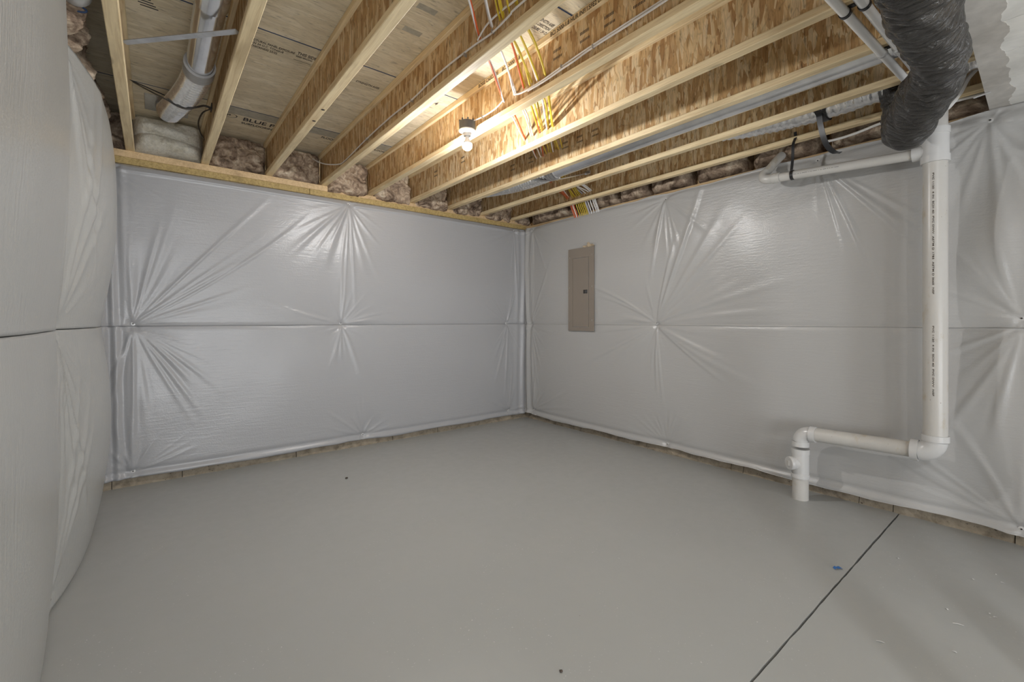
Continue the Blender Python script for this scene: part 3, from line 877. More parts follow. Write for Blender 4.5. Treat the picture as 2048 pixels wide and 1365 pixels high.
# --- left wall, thick billows between the pin columns (u = y)
L_up = [(2.70, 2.41), (4.36, 2.40), (0.9, 2.41), (2.68, 1.235), (4.30, 1.235), (0.9, 1.24)]
L_lo = [(2.68, 1.19), (4.30, 1.19), (0.9, 1.19), (2.70, 0.07), (4.36, 0.08), (0.9, 0.07)]
def billow(U, V, vs, ve):
    cell = np.clip(np.where(U > 2.69, (U - 2.69) / 1.70, (U - 0.9) / 1.79), 0, 1)
    a = np.sin(PI * cell) ** 0.95 * np.where(U > 2.69, 1.0, 0.55)
    t = np.clip((V - vs) / (ve - vs), 0, 1)
    prof = np.sin(PI * (0.08 + 0.84 * t)) ** 0.75
    slope = 0.022 * V
    return slope + 0.112 * a * prof - 0.02
fL_up = [((2.68, 1.235), a, L, am, w, c) for a, L, am, w, c in [(60, 1.3, .016, .04, .1), (75, 1.2, .014, .04, .05), (90, 1.1, .012, .035, 0), (45, .8, .010, .035, .1), (110, .9, .012, .035, 0), (30, .6, .006, .03, 0)]]
fL_up += [((2.70, 2.41), a, L, am, w, c) for a, L, am, w, c in [(-80, .9, .02, .03, .1), (-70, 1.1, .020, .03, .1), (-60, 1.2, .014, .03, .1), (-95, .8, .012, .03, 0), (-45, .8, .009, .03, 0), (-110, .6, .008, .03, 0)]]
fL_up += [((4.36, 2.40), a, L, am, w, c) for a, L, am, w, c in [(-95, 1.0, .012, .03, 0), (-105, 1.0, .010, .03, 0), (-120, .7, .008, .03, 0)]]
fL_lo = [((2.68, 1.19), a, L, am, w, c) for a, L, am, w, c in [(-75, 1.0, .014, .03, .05), (-65, .9, .014, .03, .1), (-85, 1.1, .014, .03, 0), (-95, 1.1, .012, .03, 0), (-55, .7, .010, .03, 0), (-110, 1.0, .012, .035, 0), (-125, .9, .010, .035, 0), (-140, .7, .006, .03, 0), (-40, .5, .006, .025, 0)]]
fL_lo += [((2.70, .07), a, L, am, w, c) for a, L, am, w, c in [(70, .9, .02, .03, 0), (80, .9, .016, .03, 0), (60, .7, .012, .03, 0), (95, .8, .012, .03, 0), (120, .6, .010, .03, 0)]]
LX = XL + 0.018
oL, sL = blanket('white vinyl insulation blanket on left wall, billowing upper run close to the camera', 'x', -0.9, 4.425, ZS + 0.006, 2.452, LX, 1, L_up, fL_up, 41, VINYL_L, step=0.011, extra=lambda U, V: billow(U, V, ZS - 0.06, 2.62), edge_hi=wav(0.012, 1.2, 3), rand=12)
for p in L_up: pin(oL, sL, p[0], p[1], (1, 0, 0))
oL2, sL2 = blanket('white vinyl insulation blanket on left wall, billowing lower run hanging to the floor', 'x', -0.9, 4.425, 0.012, ZS + 0.002, LX, 1, L_lo, fL_lo, 42, VINYL_L, step=0.011, extra=lambda U, V: billow(U, V, -0.05, ZS + 0.06), edge_lo=wav(0.006, 1.5, 6), rand=12)
for p in L_lo[3:]: pin(oL2, sL2, p[0], p[1], (1, 0, 0))

# ------------------------------------------------------------------ rim insulation
def lump(name, axis, u0, u1, z0, z1, base, depth, sgn, mat, label, cat, seed, amp=0.03, freq=7.0, group=None, nu=46, nv=34, tilt=0.0, ridge=None):
    us = np.linspace(0, 1, nu); vs = np.linspace(0, 1, nv)
    A, B = np.meshgrid(us, vs)
    prof = (1 - (2 * A - 1) ** 8) * (1 - (2 * B - 1) ** 8)
    U = u0 + (u1 - u0) * A; Z = z0 + (z1 - z0) * B
    nz = fbm(U * freq, Z * freq, seed, 5)
    cre = -np.abs(fbm(U * freq * 0.7, Z * freq * 0.7, seed + 20, 4))
    d = depth * prof + amp * (0.6 * nz + 1.0 * cre + 0.25) * np.clip(prof * 3, 0, 1) + tilt * (0.5 - B) * prof
    if ridge is not None: d += ridge(A, B) * prof
    d = np.maximum(d, 0.004 * prof)
    d[0, :] = d[-1, :] = 0; d[:, 0] = d[:, -1] = 0
    D = base + sgn * d
    P = (np.stack([U, D, Z], -1) if axis == 'y' else np.stack([D, U, Z], -1)).reshape(-1, 3)
    idx = np.arange(nu * nv).reshape(nv, nu)
    F = np.stack([idx[:-1, :-1], idx[:-1, 1:], idx[1:, 1:], idx[1:, :-1]], -1).reshape(-1, 4)
    if (axis == 'y') == (sgn > 0): F = F[:, ::-1]
    o = mesh(name, P, F, mat, None, True)
    return tag(o, label, cat, group)
zl, zh = ZJ + 0.001, ZC - 0.001
NB = ['brown fibre batt in the back rim bay left of the first joist',
      None,
      'brown fibre batt in the back rim bay right of the spray foam',
      'brown fibre batt in the back rim bay where the white cable ends',
      'tan fibre batt in the back rim bay left of the bulb, with a bulging corner',
      'brown fibre batt in the fifth back rim bay, right of the bulb joist',
      'brown fibre batt in the back rim bay before the galvanized duct',
      'brown fibre batt in the back rim bay behind the galvanized duct end',
      'brown fibre batt in the last back rim bay at the corner']
edges = [-0.56] + JX
for i in range(9):
    a, b = edges[i] + (0.007 if i else 0), edges[i + 1] - 0.007
    if i == 1:
        lump('spray_foam', 'y', a, b, zl, zh, 4.59, 0.17, -1, FOAM, 'cream spray foam filling the rim bay under the silver flex duct', 'insulation', 50, 0.022, 9.0, nu=64, nv=48,
             ridge=lambda A, B: 0.05 * np.exp(-((B - 0.26 - 0.05 * np.sin(A * 5)) / 0.16) ** 2) + 0.035 * np.exp(-((B - 0.62 - 0.05 * np.sin(A * 4 + 1)) / 0.14) ** 2) - 0.03 * np.exp(-((B - 0.45 - 0.05 * np.sin(A * 5)) / 0.03) ** 2) - 0.06 * np.clip(B - 0.75, 0, 1))
    else:
        lump('insulation_batt', 'y', a, b, zl if i < 4 else 2.4805, zh, 4.59, 0.125 if i < 4 else 0.135, -1, BATT, NB[i], 'insulation', 60 + i, 0.062, 8.5, 'rim batts along the back wall', tilt=0.05, nu=70, nv=50)
lump('insulation_batt', 'y', JX[8] + 0.007, 3.93, 2.4805, zh, 4.59, 0.12, -1, BATT, 'dark fibre batt tucked in the rim corner beyond the last joist', 'insulation', 71, 0.05, 7, 'rim batts along the back wall', nu=30)
ly = [1.2, 2.35, 3.05, 3.75, 4.44]
LN = ['brown fibre batt above left wall, nearest the camera', 'brown fibre batt above left wall, below the white capped pipe', 'ragged brown fibre batt above left wall, in the middle of the run', 'brown fibre batt above left wall, against the back corner']
for i in range(4):
    lump('insulation_batt', 'x', ly[i], ly[i + 1] - 0.008, 2.47, zh, -0.565, 0.285, 1, BATT, LN[i], 'insulation', 80 + i, 0.07, 5.5, 'rim batts above the left wall', nu=56, nv=36, tilt=0.08)
ry = [-0.6, 0.62, 1.12, 1.66, 2.16, 2.62, 2.98, 3.6, 4.43]
RN = ['dark fibre batt above right wall, between the black duct and the trunk duct', 'brown fibre batt above right wall, behind the black-wrapped duct end', 'tan fibre batt above right wall, beside the capped drain stub',
      'brown fibre batt above right wall, right of the two dark gaps', 'brown fibre batt above right wall, over the middle wall pin', 'short tan fibre batt above right wall, between the two dark gaps', 'brown fibre batt above right wall, behind the bundle of cables', 'dark fibre batt above right wall, at the back corner']
for i in range(8):
    lump('insulation_batt', 'x', ry[i] + 0.01, ry[i + 1] - 0.012, 2.482, zh - 0.03, 3.935, 0.155, -1, BATT, RN[i], 'insulation', 95 + i, 0.045, 7, 'rim batts above the right wall', nu=44, nv=30, tilt=0.06)

# ------------------------------------------------------------------ bulb fixture
def bulb_fixture(loc, label, strength):
    x, y, z = loc                                # z = underside of the lampholder
    t = thing('bulb_fixture', label, 'light', (x, y, z + 0.05))
    b = MB().lathe([(0.050, 0.0), (0.0545, 0.002), (0.0545, 0.052), (0.050, 0.056)], (x, y, z + 0.028), (0, 0, 1), 28)
    b.build('junction_box', BOXGREY, t, True)
    for a in range(8):
        an = a * PI / 4 + 0.3
        MB().box(-0.004, 0.004, -0.004, 0.004, 0, 0.012).build('box_tab', BOXGREY, t).location = (x + 0.05 * math.cos(an), y + 0.05 * math.sin(an), z + 0.082)
    MB().lathe([(0.054, 0.028), (0.0565, 0.025), (0.055, 0.019), (0.042, 0.012), (0.027, 0.004), (0.0245, -0.012), (0.022, -0.014), (0.019, -0.010)], (x, y, z), (0, 0, 1), 32).build('lampholder', PORC, t, True)
    MB().lathe([(0.013, -0.008), (0.0135, -0.026), (0.0145, -0.030)], (x, y, z), (0, 0, 1), 20).build('bulb_collar', PORC, t, True)
    MB().lathe([(0.0138, -0.029), (0.016, -0.036), (0.024, -0.050), (0.0318, -0.0655), (0.030, -0.0665)], (x, y, z), (0, 0, 1), 28).build('bulb_base', PORC, t, True)
    prof = [(0.030, -0.066), (0.0322, -0.070), (0.0325, -0.076), (0.031, -0.088), (0.025, -0.099), (0.015, -0.106), (0.004, -0.109)]
    m = M('lit_bulb', 0.3)
    m.b.inputs['Base Color'].default_value = (0.9, 0.9, 0.9, 1)
    m.b.inputs['Emission Color'].default_value = (1.0, 0.99, 0.98, 1)
    m.b.inputs['Emission Strength'].default_value = strength
    MB().lathe(prof, (x, y, z), (0, 0, 1), 28).build('bulb', m.m, t, True)
    return t
bulb_fixture((1.655, 2.553, 2.508), 'lit bare bulb in white lampholder under a grey junction box on the joist', BULB_STRENGTH)

# ------------------------------------------------------------------ cables
CG = 'cables through the joist webs'
def cable(pts, mat, label, r=0.0042, name='cable', group=CG, n=7, flat=None):
    P = smooth_path(pts, n)
    o = MB().tube(P, r, 7, True, None, flat).build(name, mat, None, True)
    return tag(o, label, 'cable', group)
xs4 = {3: 1.264, 4: 1.733, 5: 2.203, 6: 2.672, 7: 3.141, 8: 3.61}
runs = [
 # colour, (y at webs 3..8), drop y, label
 (W_WHITE, [1.84, 2.245, 2.60, 2.99, 3.30, 3.50], 3.49, 'first white cable of the web bundle, sagging lowest left of the bulb joist'),
 (W_ORG,   [1.834, 2.25, 2.592, 2.994, 3.31, 3.519], 3.507, 'leftmost orange cable of the web bundle, beside the sagging white one'),
 (W_WHITE, [1.74, 2.127, 2.523, 2.93, 3.20, 3.25], 3.27, 'left one of the thin white cable pair in the web bundle'),
 (W_WHITE, [1.729, 2.135, 2.50, 2.902, 3.18, 3.21], 3.235, 'right one of the thin white cable pair in the web bundle'),
 (W_YEL,   [1.668, 2.042, 2.44, 2.86, 3.22, 3.44], 3.44, 'yellow cable next to the inner orange one in the web bundle'),
 (W_ORG,   [1.655, 2.052, 2.43, 2.90, 3.29, 3.50], 3.475, 'inner orange cable of the web bundle between yellow and white ones'),
 (W_YEL,   [1.645, 1.995, 2.405, 2.826, 3.21, 3.42], 3.41, 'left of the paired yellow cables in the middle of the bundle'),
 (W_YEL,   [1.64, 1.980, 2.391, 2.80, 3.19, 3.40], 3.385, 'right of the paired yellow cables in the middle of the bundle'),
 (W_WHITE, [1.60, 1.932, 2.35, 2.776, 3.16, 3.19], 3.20, 'white cable hugging the second-last yellow cables of the bundle'),
 (W_YEL,   [1.595, 1.922, 2.333, 2.74, 3.14, 3.37], 3.36, 'second-last yellow cable of the web bundle, next to a white one'),
 (W_YEL,   [1.55, 1.873, 2.30, 2.709, 3.12, 3.346], 3.335, 'last pair of yellow cables in the bundle, left strand'),
 (W_YEL,   [1.54, 1.860, 2.287, 2.668, 3.10, 3.33], 3.315, 'last pair of yellow cables in the bundle, right strand'),
]
for ci, (mat, ys, yd, labt) in enumerate(runs):
    pts = [(0.90, ys[0] - 0.32, 2.70), (1.10, ys[0] - 0.14, 2.72 + 0.01 * (ci % 3))]
    zz = {3: 2.655, 4: 2.64, 5: 2.625, 6: 2.70, 7: 2.65, 8: 2.61}
    for k in range(3, 9):
        jit = 0.008 * math.sin(ci * 2.3 + k)
        pts.append((xs4[k], ys[k - 3], zz[k] + jit))
        if k < 8:
            y2 = ys[k - 2]
            t = 0.52 + 0.1 * math.sin(ci * 1.7 + k)
            pts.append((xs4[k] + 0.4688 * t, ys[k - 3] + (y2 - ys[k - 3]) * (t + 0.02 * math.sin(ci + k * 2.1)), 0.5 * (zz[k] + zz[k + 1]) + 0.025 + 0.02 * math.sin(ci * 3.1 + k)))
    pts += [(3.648, yd, 2.585), (3.672, yd, 2.52), (3.730, yd, 2.40), (3.745, yd, 2.15)]
    cable(pts, mat, labt, 0.0054)
# extra cables seen only at the panel drop
for k, (mat, yd, labt) in enumerate([(W_ORG, 3.525, 'outermost orange cable dropping behind the right wall blanket'), (W_GRY, 3.30, 'thick lilac-grey cable dropping behind the right wall blanket'),
                                     (W_WHITE, 3.165, 'outermost white cable dropping behind the right wall blanket'), (W_WHITE, 3.18, 'white cable second from the outside dropping behind the right wall blanket')]):
    cable([(3.32, yd + 0.02, 2.72), (3.50, yd, 2.66), (3.61, yd, 2.62), (3.648, yd, 2.585), (3.672, yd, 2.52), (3.730, yd, 2.40), (3.745, yd, 2.15)], mat, labt, 0.009 if mat is W_GRY else 0.0045, group='cables dropping to the panel')
# cables stapled along joists
jc = [(1.25, -0.6, 2.640), (1.25, 0.6, 2.62), (1.25, 1.473, 2.632), (1.25, 1.577, 2.623), (1.25, 1.71, 2.611), (1.25, 1.902, 2.627), (1.25, 2.206, 2.637), (1.25, 2.56, 2.619), (1.25, 2.884, 2.625), (1.25, 3.312, 2.615),
      (1.25, 3.80, 2.587), (1.245, 3.96, 2.600), (1.215, 4.20, 2.66), (1.19, 4.36, 2.72), (1.17, 4.50, 2.79)]
c1 = cable(jc, W_WHITE, 'long white cable stapled along the fourth joist, its end looping into the rim batt', 0.0048, group='cables stapled to joists', flat=(0.0055, 0.0035))
c2 = cable([(1.238, -0.6, 2.655), (1.238, 0.9, 2.645), (1.236, 1.5, 2.652), (1.236, 1.60, 2.660), (1.24, 1.74, 2.660), (1.246, 1.83, 2.632)], W_WHITE, 'short white cable curving off the fourth joist towards the orange one', 0.0048, group='cables stapled to joists', flat=(0.0055, 0.0035))
c3 = cable([(1.72, -0.6, 2.655), (1.72, 0.6, 2.65), (1.72, 1.096, 2.638), (1.72, 1.497, 2.632), (1.72, 1.703, 2.622), (1.72, 1.895, 2.610), (1.72, 2.06, 2.614), (1.716, 2.13, 2.632)], W_WHITE, 'white cable on the fifth joist, upper one of the pair', 0.0048, group='cables stapled to joists', flat=(0.0055, 0.0035))
c4 = cable([(1.708, -0.6, 2.645), (1.708, 0.6, 2.64), (1.712, 1.1, 2.620), (1.72, 1.497, 2.620), (1.714, 1.62, 2.606), (1.716, 1.72, 2.604), (1.718, 1.85, 2.598), (1.718, 2.0, 2.600)], W_WHITE, 'white cable on the fifth joist, lower one of the pair', 0.0048, group='cables stapled to joists', flat=(0.0055, 0.0035))
c5 = cable([(1.72, 2.235, 2.640), (1.718, 2.30, 2.618), (1.712, 2.36, 2.607), (1.70, 2.45, 2.600), (1.675, 2.53, 2.592)], W_WHITE, 'short white cable curving down into the bulb junction box', 0.0045, group='cables stapled to joists')
for (par, y, x) in ((c1, 1.71, 1.25), (c1, 2.56, 1.25), (c1, 3.312, 1.25), (c1, 1.95, 1.25), (c3, 1.497, 1.715), (c3, 1.72, 1.715), (c5, 2.44, 1.70)):
    z = {1.25: 2.615, 1.715: 2.62, 1.70: 2.60}[x]
    MB().box(x - 0.008, x + 0.012, y - 0.002, y + 0.002, z - 0.009, z + 0.011, 0.001).build('staple', STEEL, par)

# ------------------------------------------------------------------ left bay: rigid duct, flex duct, straps
t = thing('rigid_duct', 'long round galvanized duct running along the bay left of the second joist', 'duct', (0.204, 3.1, 2.69))
RD = 0.063
MB().lathe([(RD, 0), (RD, 2.2), (RD + 0.004, 2.2), (RD + 0.004, 2.23), (RD, 2.23), (RD, 4.55)], (0.204, -1.5, 2.69), (0, 1, 0), 30).build('duct_pipe', GALV, t, True)
MB().lathe([(RD + 0.0025, 0), (RD + 0.0055, 0.003), (RD + 0.0055, 0.34), (RD + 0.0025, 0.343)], (0.2045, 2.08, 2.688), (0, 1, 0), 30).build('duct_sleeve', GALV, t, True)
MB().box(0.1995, 0.2085, -1.4, 3.0, 2.69 - RD - 0.0035, 2.69 - RD + 0.001).build('duct_seam', GALV, t)

def flex(name, label, path, r, mat, pitch, depth, parent_cat='duct', seg=28, wob=0.0, seed=1, collars=()):
    P = smooth_path(path, 24)
    # resample by arc length
    L = [0.0]
    for a, b in zip(P[:-1], P[1:]): L.append(L[-1] + (b - a).length)
    n = max(20, int(L[-1] / pitch * 6))
    Q = []; j = 0
    for i in range(n + 1):
        s = L[-1] * i / n
        while j < len(L) - 2 and L[j + 1] < s: j += 1
        k = (s - L[j]) / max(1e-9, L[j + 1] - L[j])
        Q.append(P[j].lerp(P[j + 1], k))
    rg = np.random.default_rng(seed)
    ph = rg.uniform(0, 6.28, 8)
    def rf(i, a):
        s = L[-1] * i / n
        v = r(s / L[-1]) if callable(r) else r
        v += depth * (math.cos(2 * PI * s / pitch + 0.8 * a) - 1) * 0.5
        if wob: v += wob * (math.sin(3 * a + ph[0] + 17 * s) * math.sin(41 * s + ph[1] + 2 * a) + 0.6 * math.sin(7 * a + ph[2] + 31 * s))
        return v
    t = thing(name, label, parent_cat, tuple(P[0]))
    MB().tube([tuple(q) for q in Q], 0, seg, True, rf).build('duct_hose', mat, t, True)
    for (f, w, rr, cm, cn) in collars:
        i = int(f * n); i2 = max(i + 2, int((f + w) * n))
        MB().tube([tuple(q) for q in Q[i:i2 + 1]], rr, seg).build(cn, cm, t, True)
    return t, Q
fd, Q = flex('flex_duct', 'short ribbed silver flex duct bending from the rigid duct to a ceiling boot', [(0.204, 3.06, 2.69), (0.200, 3.22, 2.688), (0.172, 3.46, 2.688), (0.130, 3.72, 2.70), (0.100, 3.94, 2.73), (0.090, 4.12, 2.775), (0.090, 4.21, 2.835)],
             0.075, FOIL, 0.034, 0.016, collars=[(0.0, 0.085, 0.0765, TAPE, 'grey_tape_collar')])
MB().lathe([(0.080, 0), (0.080, 0.02)], (0.090, 4.212, ZC - 0.024), (0, 0, 1), 28).build('boot_collar', TAPE, fd, True)
tag(MB().box(-0.05, 0.21, 4.06, 4.36, ZC - 0.0045, ZC - 0.0005, 0.001).build('duct_boot_plate', GALV_D), 'grey sheet-metal boot plate on the subfloor behind the silver flex duct', 'duct fitting')
# brace under the rigid duct
def strap_brace(a, b, w, label):
    s = MB().ribbon([a, b], (0.1, 1, 0), w, 0.0025)
    d = (Vector(b) - Vector(a)).normalized()
    s.ribbon([Vector(a) + Vector((0, 0, 0.012)), Vector(b) + Vector((0, 0, 0.012))], (0, 0, 1), 0.024, 0.0015) if False else None
    return tag(s.build('metal_strap', GALV_D), label, 'strap')
strap_brace((-0.111, 2.84, 2.583), (0.305, 2.40, 2.583), 0.034, 'flat grey metal strap bridging the first two joists under the round duct')
# black hanger strap
hs = thing('hanger_strap', 'black plastic strap slung under the silver flex duct between two joists', 'strap', (0.11, 3.5, 2.62))
pts = smooth_path([(-0.111, 3.80, 2.80), (-0.04, 3.72, 2.74), (0.06, 3.62, 2.665), (0.115, 3.585, 2.626), (0.165, 3.57, 2.616), (0.215, 3.555, 2.635), (0.26, 3.56, 2.660), (0.301, 3.59, 2.668)], 6)
MB().ribbon(pts, (0.25, 1, 0.1), 0.030, 0.002).build('strap_band', BLACK, hs)
MB().ribbon(smooth_path([(-0.111, 3.83, 2.815), (0.0, 3.86, 2.80), (0.10, 3.90, 2.79)], 6), (0.1, 0.4, 1), 0.008, 0.002).build('strap_end', BLACK, hs)
MB().ribbon(smooth_path([(0.301, 3.60, 2.668), (0.262, 3.70, 2.665), (0.245, 3.80, 2.63), (0.262, 3.88, 2.59), (0.288, 3.93, 2.565)], 6), (0.3, 1, 0.3), 0.024, 0.002).build('strap_end', BLACK, hs)
MB().box(0.2985, 0.3045, 3.55, 3.62, 2.650, 2.69, 0.001).build('strap_fold', BLACK, hs)
# capped white pipe at the upper left
t = thing('capped_pipe', 'white capped pipe end with a blue rim at the top of left wall', 'pipe', (-0.255, 2.60, 2.56))
MB().lathe([(0.048, -1.1), (0.052, -0.6), (0.056, -0.2), (0.056, -0.09), (0.052, -0.04), (0.040, -0.012), (0.026, 0.0)], (-0.252, 2.62, 2.606), (0, 1, -0.02), 26).build('pipe_body', FIT, t, True)
MB().tube([(-0.252 + 0.030 * math.sin(k * 0.42), 2.626, 2.570 - 0.012 * math.cos(k * 0.42)) for k in range(16)], 0.004, 8).build('blue_rim', BLUE, t, True)

# ------------------------------------------------------------------ galvanized duct between joists 7 and 8
t = thing('rigid_duct', 'long galvanized duct between the seventh and eighth joists, passing behind the white water pipes', 'duct', (2.915, 3.0, 2.66))
RX = 2.915
MB().lathe([(0.078, 0), (0.078, 2.9), (0.081, 2.9), (0.081, 2.92), (0.078, 2.92), (0.078, 4.40)], (RX, -1.4, 2.652), (0, 1, 0), 36).build('duct_pipe', GALV, t, True)
MB().box(RX - 0.086, RX - 0.078, -1.4, 3.0, 2.645, 2.655).build('duct_seam', GALV, t)
fd2, _ = flex('flex_duct', 'grey-white flex duct stub at the far end of the long galvanized duct', [(RX, 2.96, 2.652), (RX - 0.005, 3.1, 2.650), (2.90, 3.35, 2.645), (2.875, 3.6, 2.65), (2.86, 3.9, 2.68), (2.86, 4.2, 2.72)], 0.088, FOIL, 0.034, 0.015,
              collars=[(0.03, 0.07, 0.0865, TAPE, 'grey_tape_collar')])
s = MB().ribbon(smooth_path([(2.702, 3.22, 2.60), (2.80, 3.16, 2.574), (2.90, 3.08, 2.566), (3.0, 2.96, 2.580), (3.115, 2.80, 2.604)], 6), (0.3, 1, 0), 0.038, 0.0025)
t = tag(s.build('metal_strap', GALV_D), 'galvanized strap holding the far end of the long duct to the eighth joist', 'strap')
MB().box(3.105, 3.118, 2.745, 2.81, 2.592, 2.622, 0.002).build('strap_clip', GALV, t)

# ------------------------------------------------------------------ foil flex duct between joists 8 and 9
flex('flex_duct', 'shiny foil flex duct hung between the last two joists by a wide black strap', [(3.22, 1.95, 2.70), (3.26, 1.7, 2.665), (3.31, 1.45, 2.635), (3.345, 1.2, 2.622), (3.365, 1.0, 2.62), (3.375, 0.75, 2.63), (3.38, 0.3, 2.65), (3.38, -0.4, 2.66)],
     0.078, FOIL, 0.042, 0.006, wob=0.0018, seed=4)
hs = thing('hanger_strap', 'wide black strap with a dangling tail under the foil flex duct', 'strap', (3.36, 1.03, 2.6))
MB().ribbon(smooth_path([(3.172, 1.03, 2.615), (3.23, 1.01, 2.595), (3.285, 1.0, 2.560), (3.32, 0.995, 2.538), (3.37, 0.99, 2.533), (3.42, 0.99, 2.552), (3.452, 0.99, 2.60)], 7), (0.15, 1, 0), 0.042, 0.002).build('strap_band', BLACK, hs)
MB().ribbon(smooth_path([(3.262, 1.005, 2.600), (3.288, 1.002, 2.553), (3.31, 1.0, 2.494), (3.33, 0.989, 2.416), (3.35, 0.973, 2.359), (3.37, 0.944, 2.320), (3.395, 0.915, 2.312)], 7), [(0.2, 1, 0.1)] * 43, 0.034, 0.002).build('strap_tail', BLACK, hs)

# ------------------------------------------------------------------ black wrapped trunk flex
KB = 0.9486
def rblk(f):
    r = 0.102 - 0.002 * math.sin(f * 23) - 0.002 * math.sin(f * 51 + 1)
    d = f - 0.585
    if d < 0: r += 0.002 + 0.004 * math.exp(d / 0.02) - 0.017 * max(0, 1 + d / 0.3)
    else: r += 0.010 - 0.032 * math.exp(-d / 0.05)
    return r
bpath = [(x * KB, y * KB, 1.25 + (z - 1.25) * KB) for (x, y, z) in [(0.95, 0.245, 2.40), (1.5, 0.285, 2.39), (2.10, 0.338, 2.378), (2.45, 0.348, 2.376), (2.70, 0.362, 2.378), (2.95, 0.440, 2.374), (3.18, 0.525, 2.370)]] + [(3.17, 0.550, 2.300), (3.29, 0.580, 2.325), (3.365, 0.596, 2.45), (3.39, 0.60, 2.64)]
bd, Qb = flex('wrapped_duct', 'fat black plastic-wrapped insulated duct sagging under the joists beside the grey trunk', bpath, rblk, BLACKFILM, 0.043, 0.006, wob=0.005, seed=9, seg=64)
i0 = int(len(Qb) * 0.585)
MB().tube([tuple(q) for q in Qb[i0:i0 + 8]], 0.0835, 40).build('bend_band', BLACK, bd, True)  # narrow black band around the bend of the duct

# ------------------------------------------------------------------ grey trunk duct at the right
t = thing('trunk_duct', 'flat grey-white insulated trunk duct along the ceiling right of the black duct', 'duct', (2.6, 0.0, 2.45))
TZ = 2.45
sk = 0.03 / 1.3
def ty(x): return 0.262 + (x - 2.36) * sk
MB().add([(0.4, -0.6, TZ + 0.004), (3.745, -0.6, TZ + 0.004), (3.745, ty(3.745), TZ + 0.004), (0.4, ty(0.4), TZ + 0.004), (0.4, -0.6, TZ + 0.08), (3.745, -0.6, TZ + 0.08), (3.745, ty(3.745), TZ + 0.08), (0.4, ty(0.4), TZ + 0.08)],
         [(3, 2, 1, 0), (4, 5, 6, 7), (0, 1, 5, 4), (2, 3, 7, 6), (1, 2, 6, 5), (3, 0, 4, 7)]).build('duct_core', GALV, t)
xe = [0.4, 1.5, 2.2, 2.66, 2.97, 3.30, 3.745]
for a, b in zip(xe[:-1], xe[1:]):
    q = MB().add([(a + 0.002, -0.6, TZ), (b - 0.002, -0.6, TZ), (b - 0.002, ty(b) - 0.002, TZ), (a + 0.002, ty(a) - 0.002, TZ), (a + 0.002, -0.6, TZ + 0.006), (b - 0.002, -0.6, TZ + 0.006), (b - 0.002, ty(b) - 0.002, TZ + 0.006), (a + 0.002, ty(a) - 0.002, TZ + 0.006)],
             [(3, 2, 1, 0), (4, 5, 6, 7), (0, 1, 5, 4), (2, 3, 7, 6), (1, 2, 6, 5), (3, 0, 4, 7)])
    q.build('foil_panel', FOILB, t)
n = 420; V = []; F = []
for i in range(n):
    x = 0.4 + (3.742 - 0.4) * i / (n - 1)
    w = 0.095 + 0.022 * float(fbm(x * 6, 0.3, 0, 5)) + 0.002 * float(fbm(x * 60, 1.3, 0, 3))
    for (y, z) in ((ty(x) + 0.0015, TZ + 0.03), (ty(x) + 0.0015, TZ - 0.0015), (ty(x) - w, TZ - 0.0012), (ty(x) - w, TZ + 0.001)): V.append((x, y, z))
for i in range(n - 1):
    for k in range(3): F.append((i * 4 + k, i * 4 + k + 1, (i + 1) * 4 + k + 1, (i + 1) * 4 + k))
mesh('mastic_band', V, F, MASTIC, t)
MB().ribbon([(3.42, ty(3.42) - 0.02, TZ - 0.004), (3.43, ty(3.42) + 0.045, TZ - 0.008)], (1, 0, 0), 0.016, 0.002).build('loose_tab', FIT, t)

# ------------------------------------------------------------------ water pipes under the joists
for (yf, labt) in ((lambda x: 0.589 - 0.045 * (x - 2.09), 'white water pipe under the joists, the far one of two'), (lambda x: 0.520 - 0.033 * (x - 2.18), 'white water pipe under the joists, the one beside the black duct')):
    t = thing('water_pipe', labt, 'pipe', (2.6, yf(2.6), ZJ - 0.022), 'white water pipes under the joists')
    MB().tube([(0.4, yf(0.4), ZJ - 0.0205), (3.45, yf(3.45), ZJ - 0.0205)], 0.0185, 20).build('pipe_tube', CPVC, t, True)
    for i in (1, 2, 3, 4, 5, 6, 7):
        x = JX[i] + 0.012; y = yf(x)
        MB().tube([(x - 0.008, y, ZJ - 0.0205), (x + 0.008, y, ZJ - 0.0205)], 0.0225, 20).build('pipe_clip', BLACK if i != 6 else FIT, t, True)
        MB().box(x - 0.012, x + 0.012, y - 0.034, y + 0.03, ZJ - 0.006, ZJ - 0.0005, 0.001).build('clip_foot', BLACK, t)
cable([(3.70, 1.08, 2.51), (3.675, 0.98, 2.50), (3.655, 0.88, 2.502), (3.64, 0.787, 2.512), (3.635, 0.70, 2.520), (3.64, 0.50, 2.528), (3.66, 0.2, 2.53), (3.66, -0.4, 2.53)], CPVC, 'thin white water tube running behind the black duct along the right rim', 0.0085, 'water_tube', 'thin water tubes')
cable([(3.62, 0.58, 2.44), (3.60, 0.47, 2.47), (3.56, 0.40, 2.53), (3.54, 0.36, 2.60), (3.53, 0.30, 2.66)], CPVC, 'short white water tube bending up between the black duct and the trunk', 0.011, 'water_tube', 'thin water tubes')

# ------------------------------------------------------------------ drain riser
PX = 3.55
t = thing('drain_pipe', 'white drain riser with elbows and cleanout standing in front of right wall', 'pipe', (3.545, 1.19, 0.0))
def seg_pipe(a, b, r, name, mat): return MB().tube([a, b], r, 28).build(name, mat, t, True)
RY = 0.498
riser = seg_pipe((PX, RY, 0.56), (PX, RY, 2.20), 0.0555, 'riser_pipe', PVC_D)
seg_pipe((PX, RY, 2.30), (PX, RY, 2.80), 0.0555, 'upper_pipe', PVC_D)
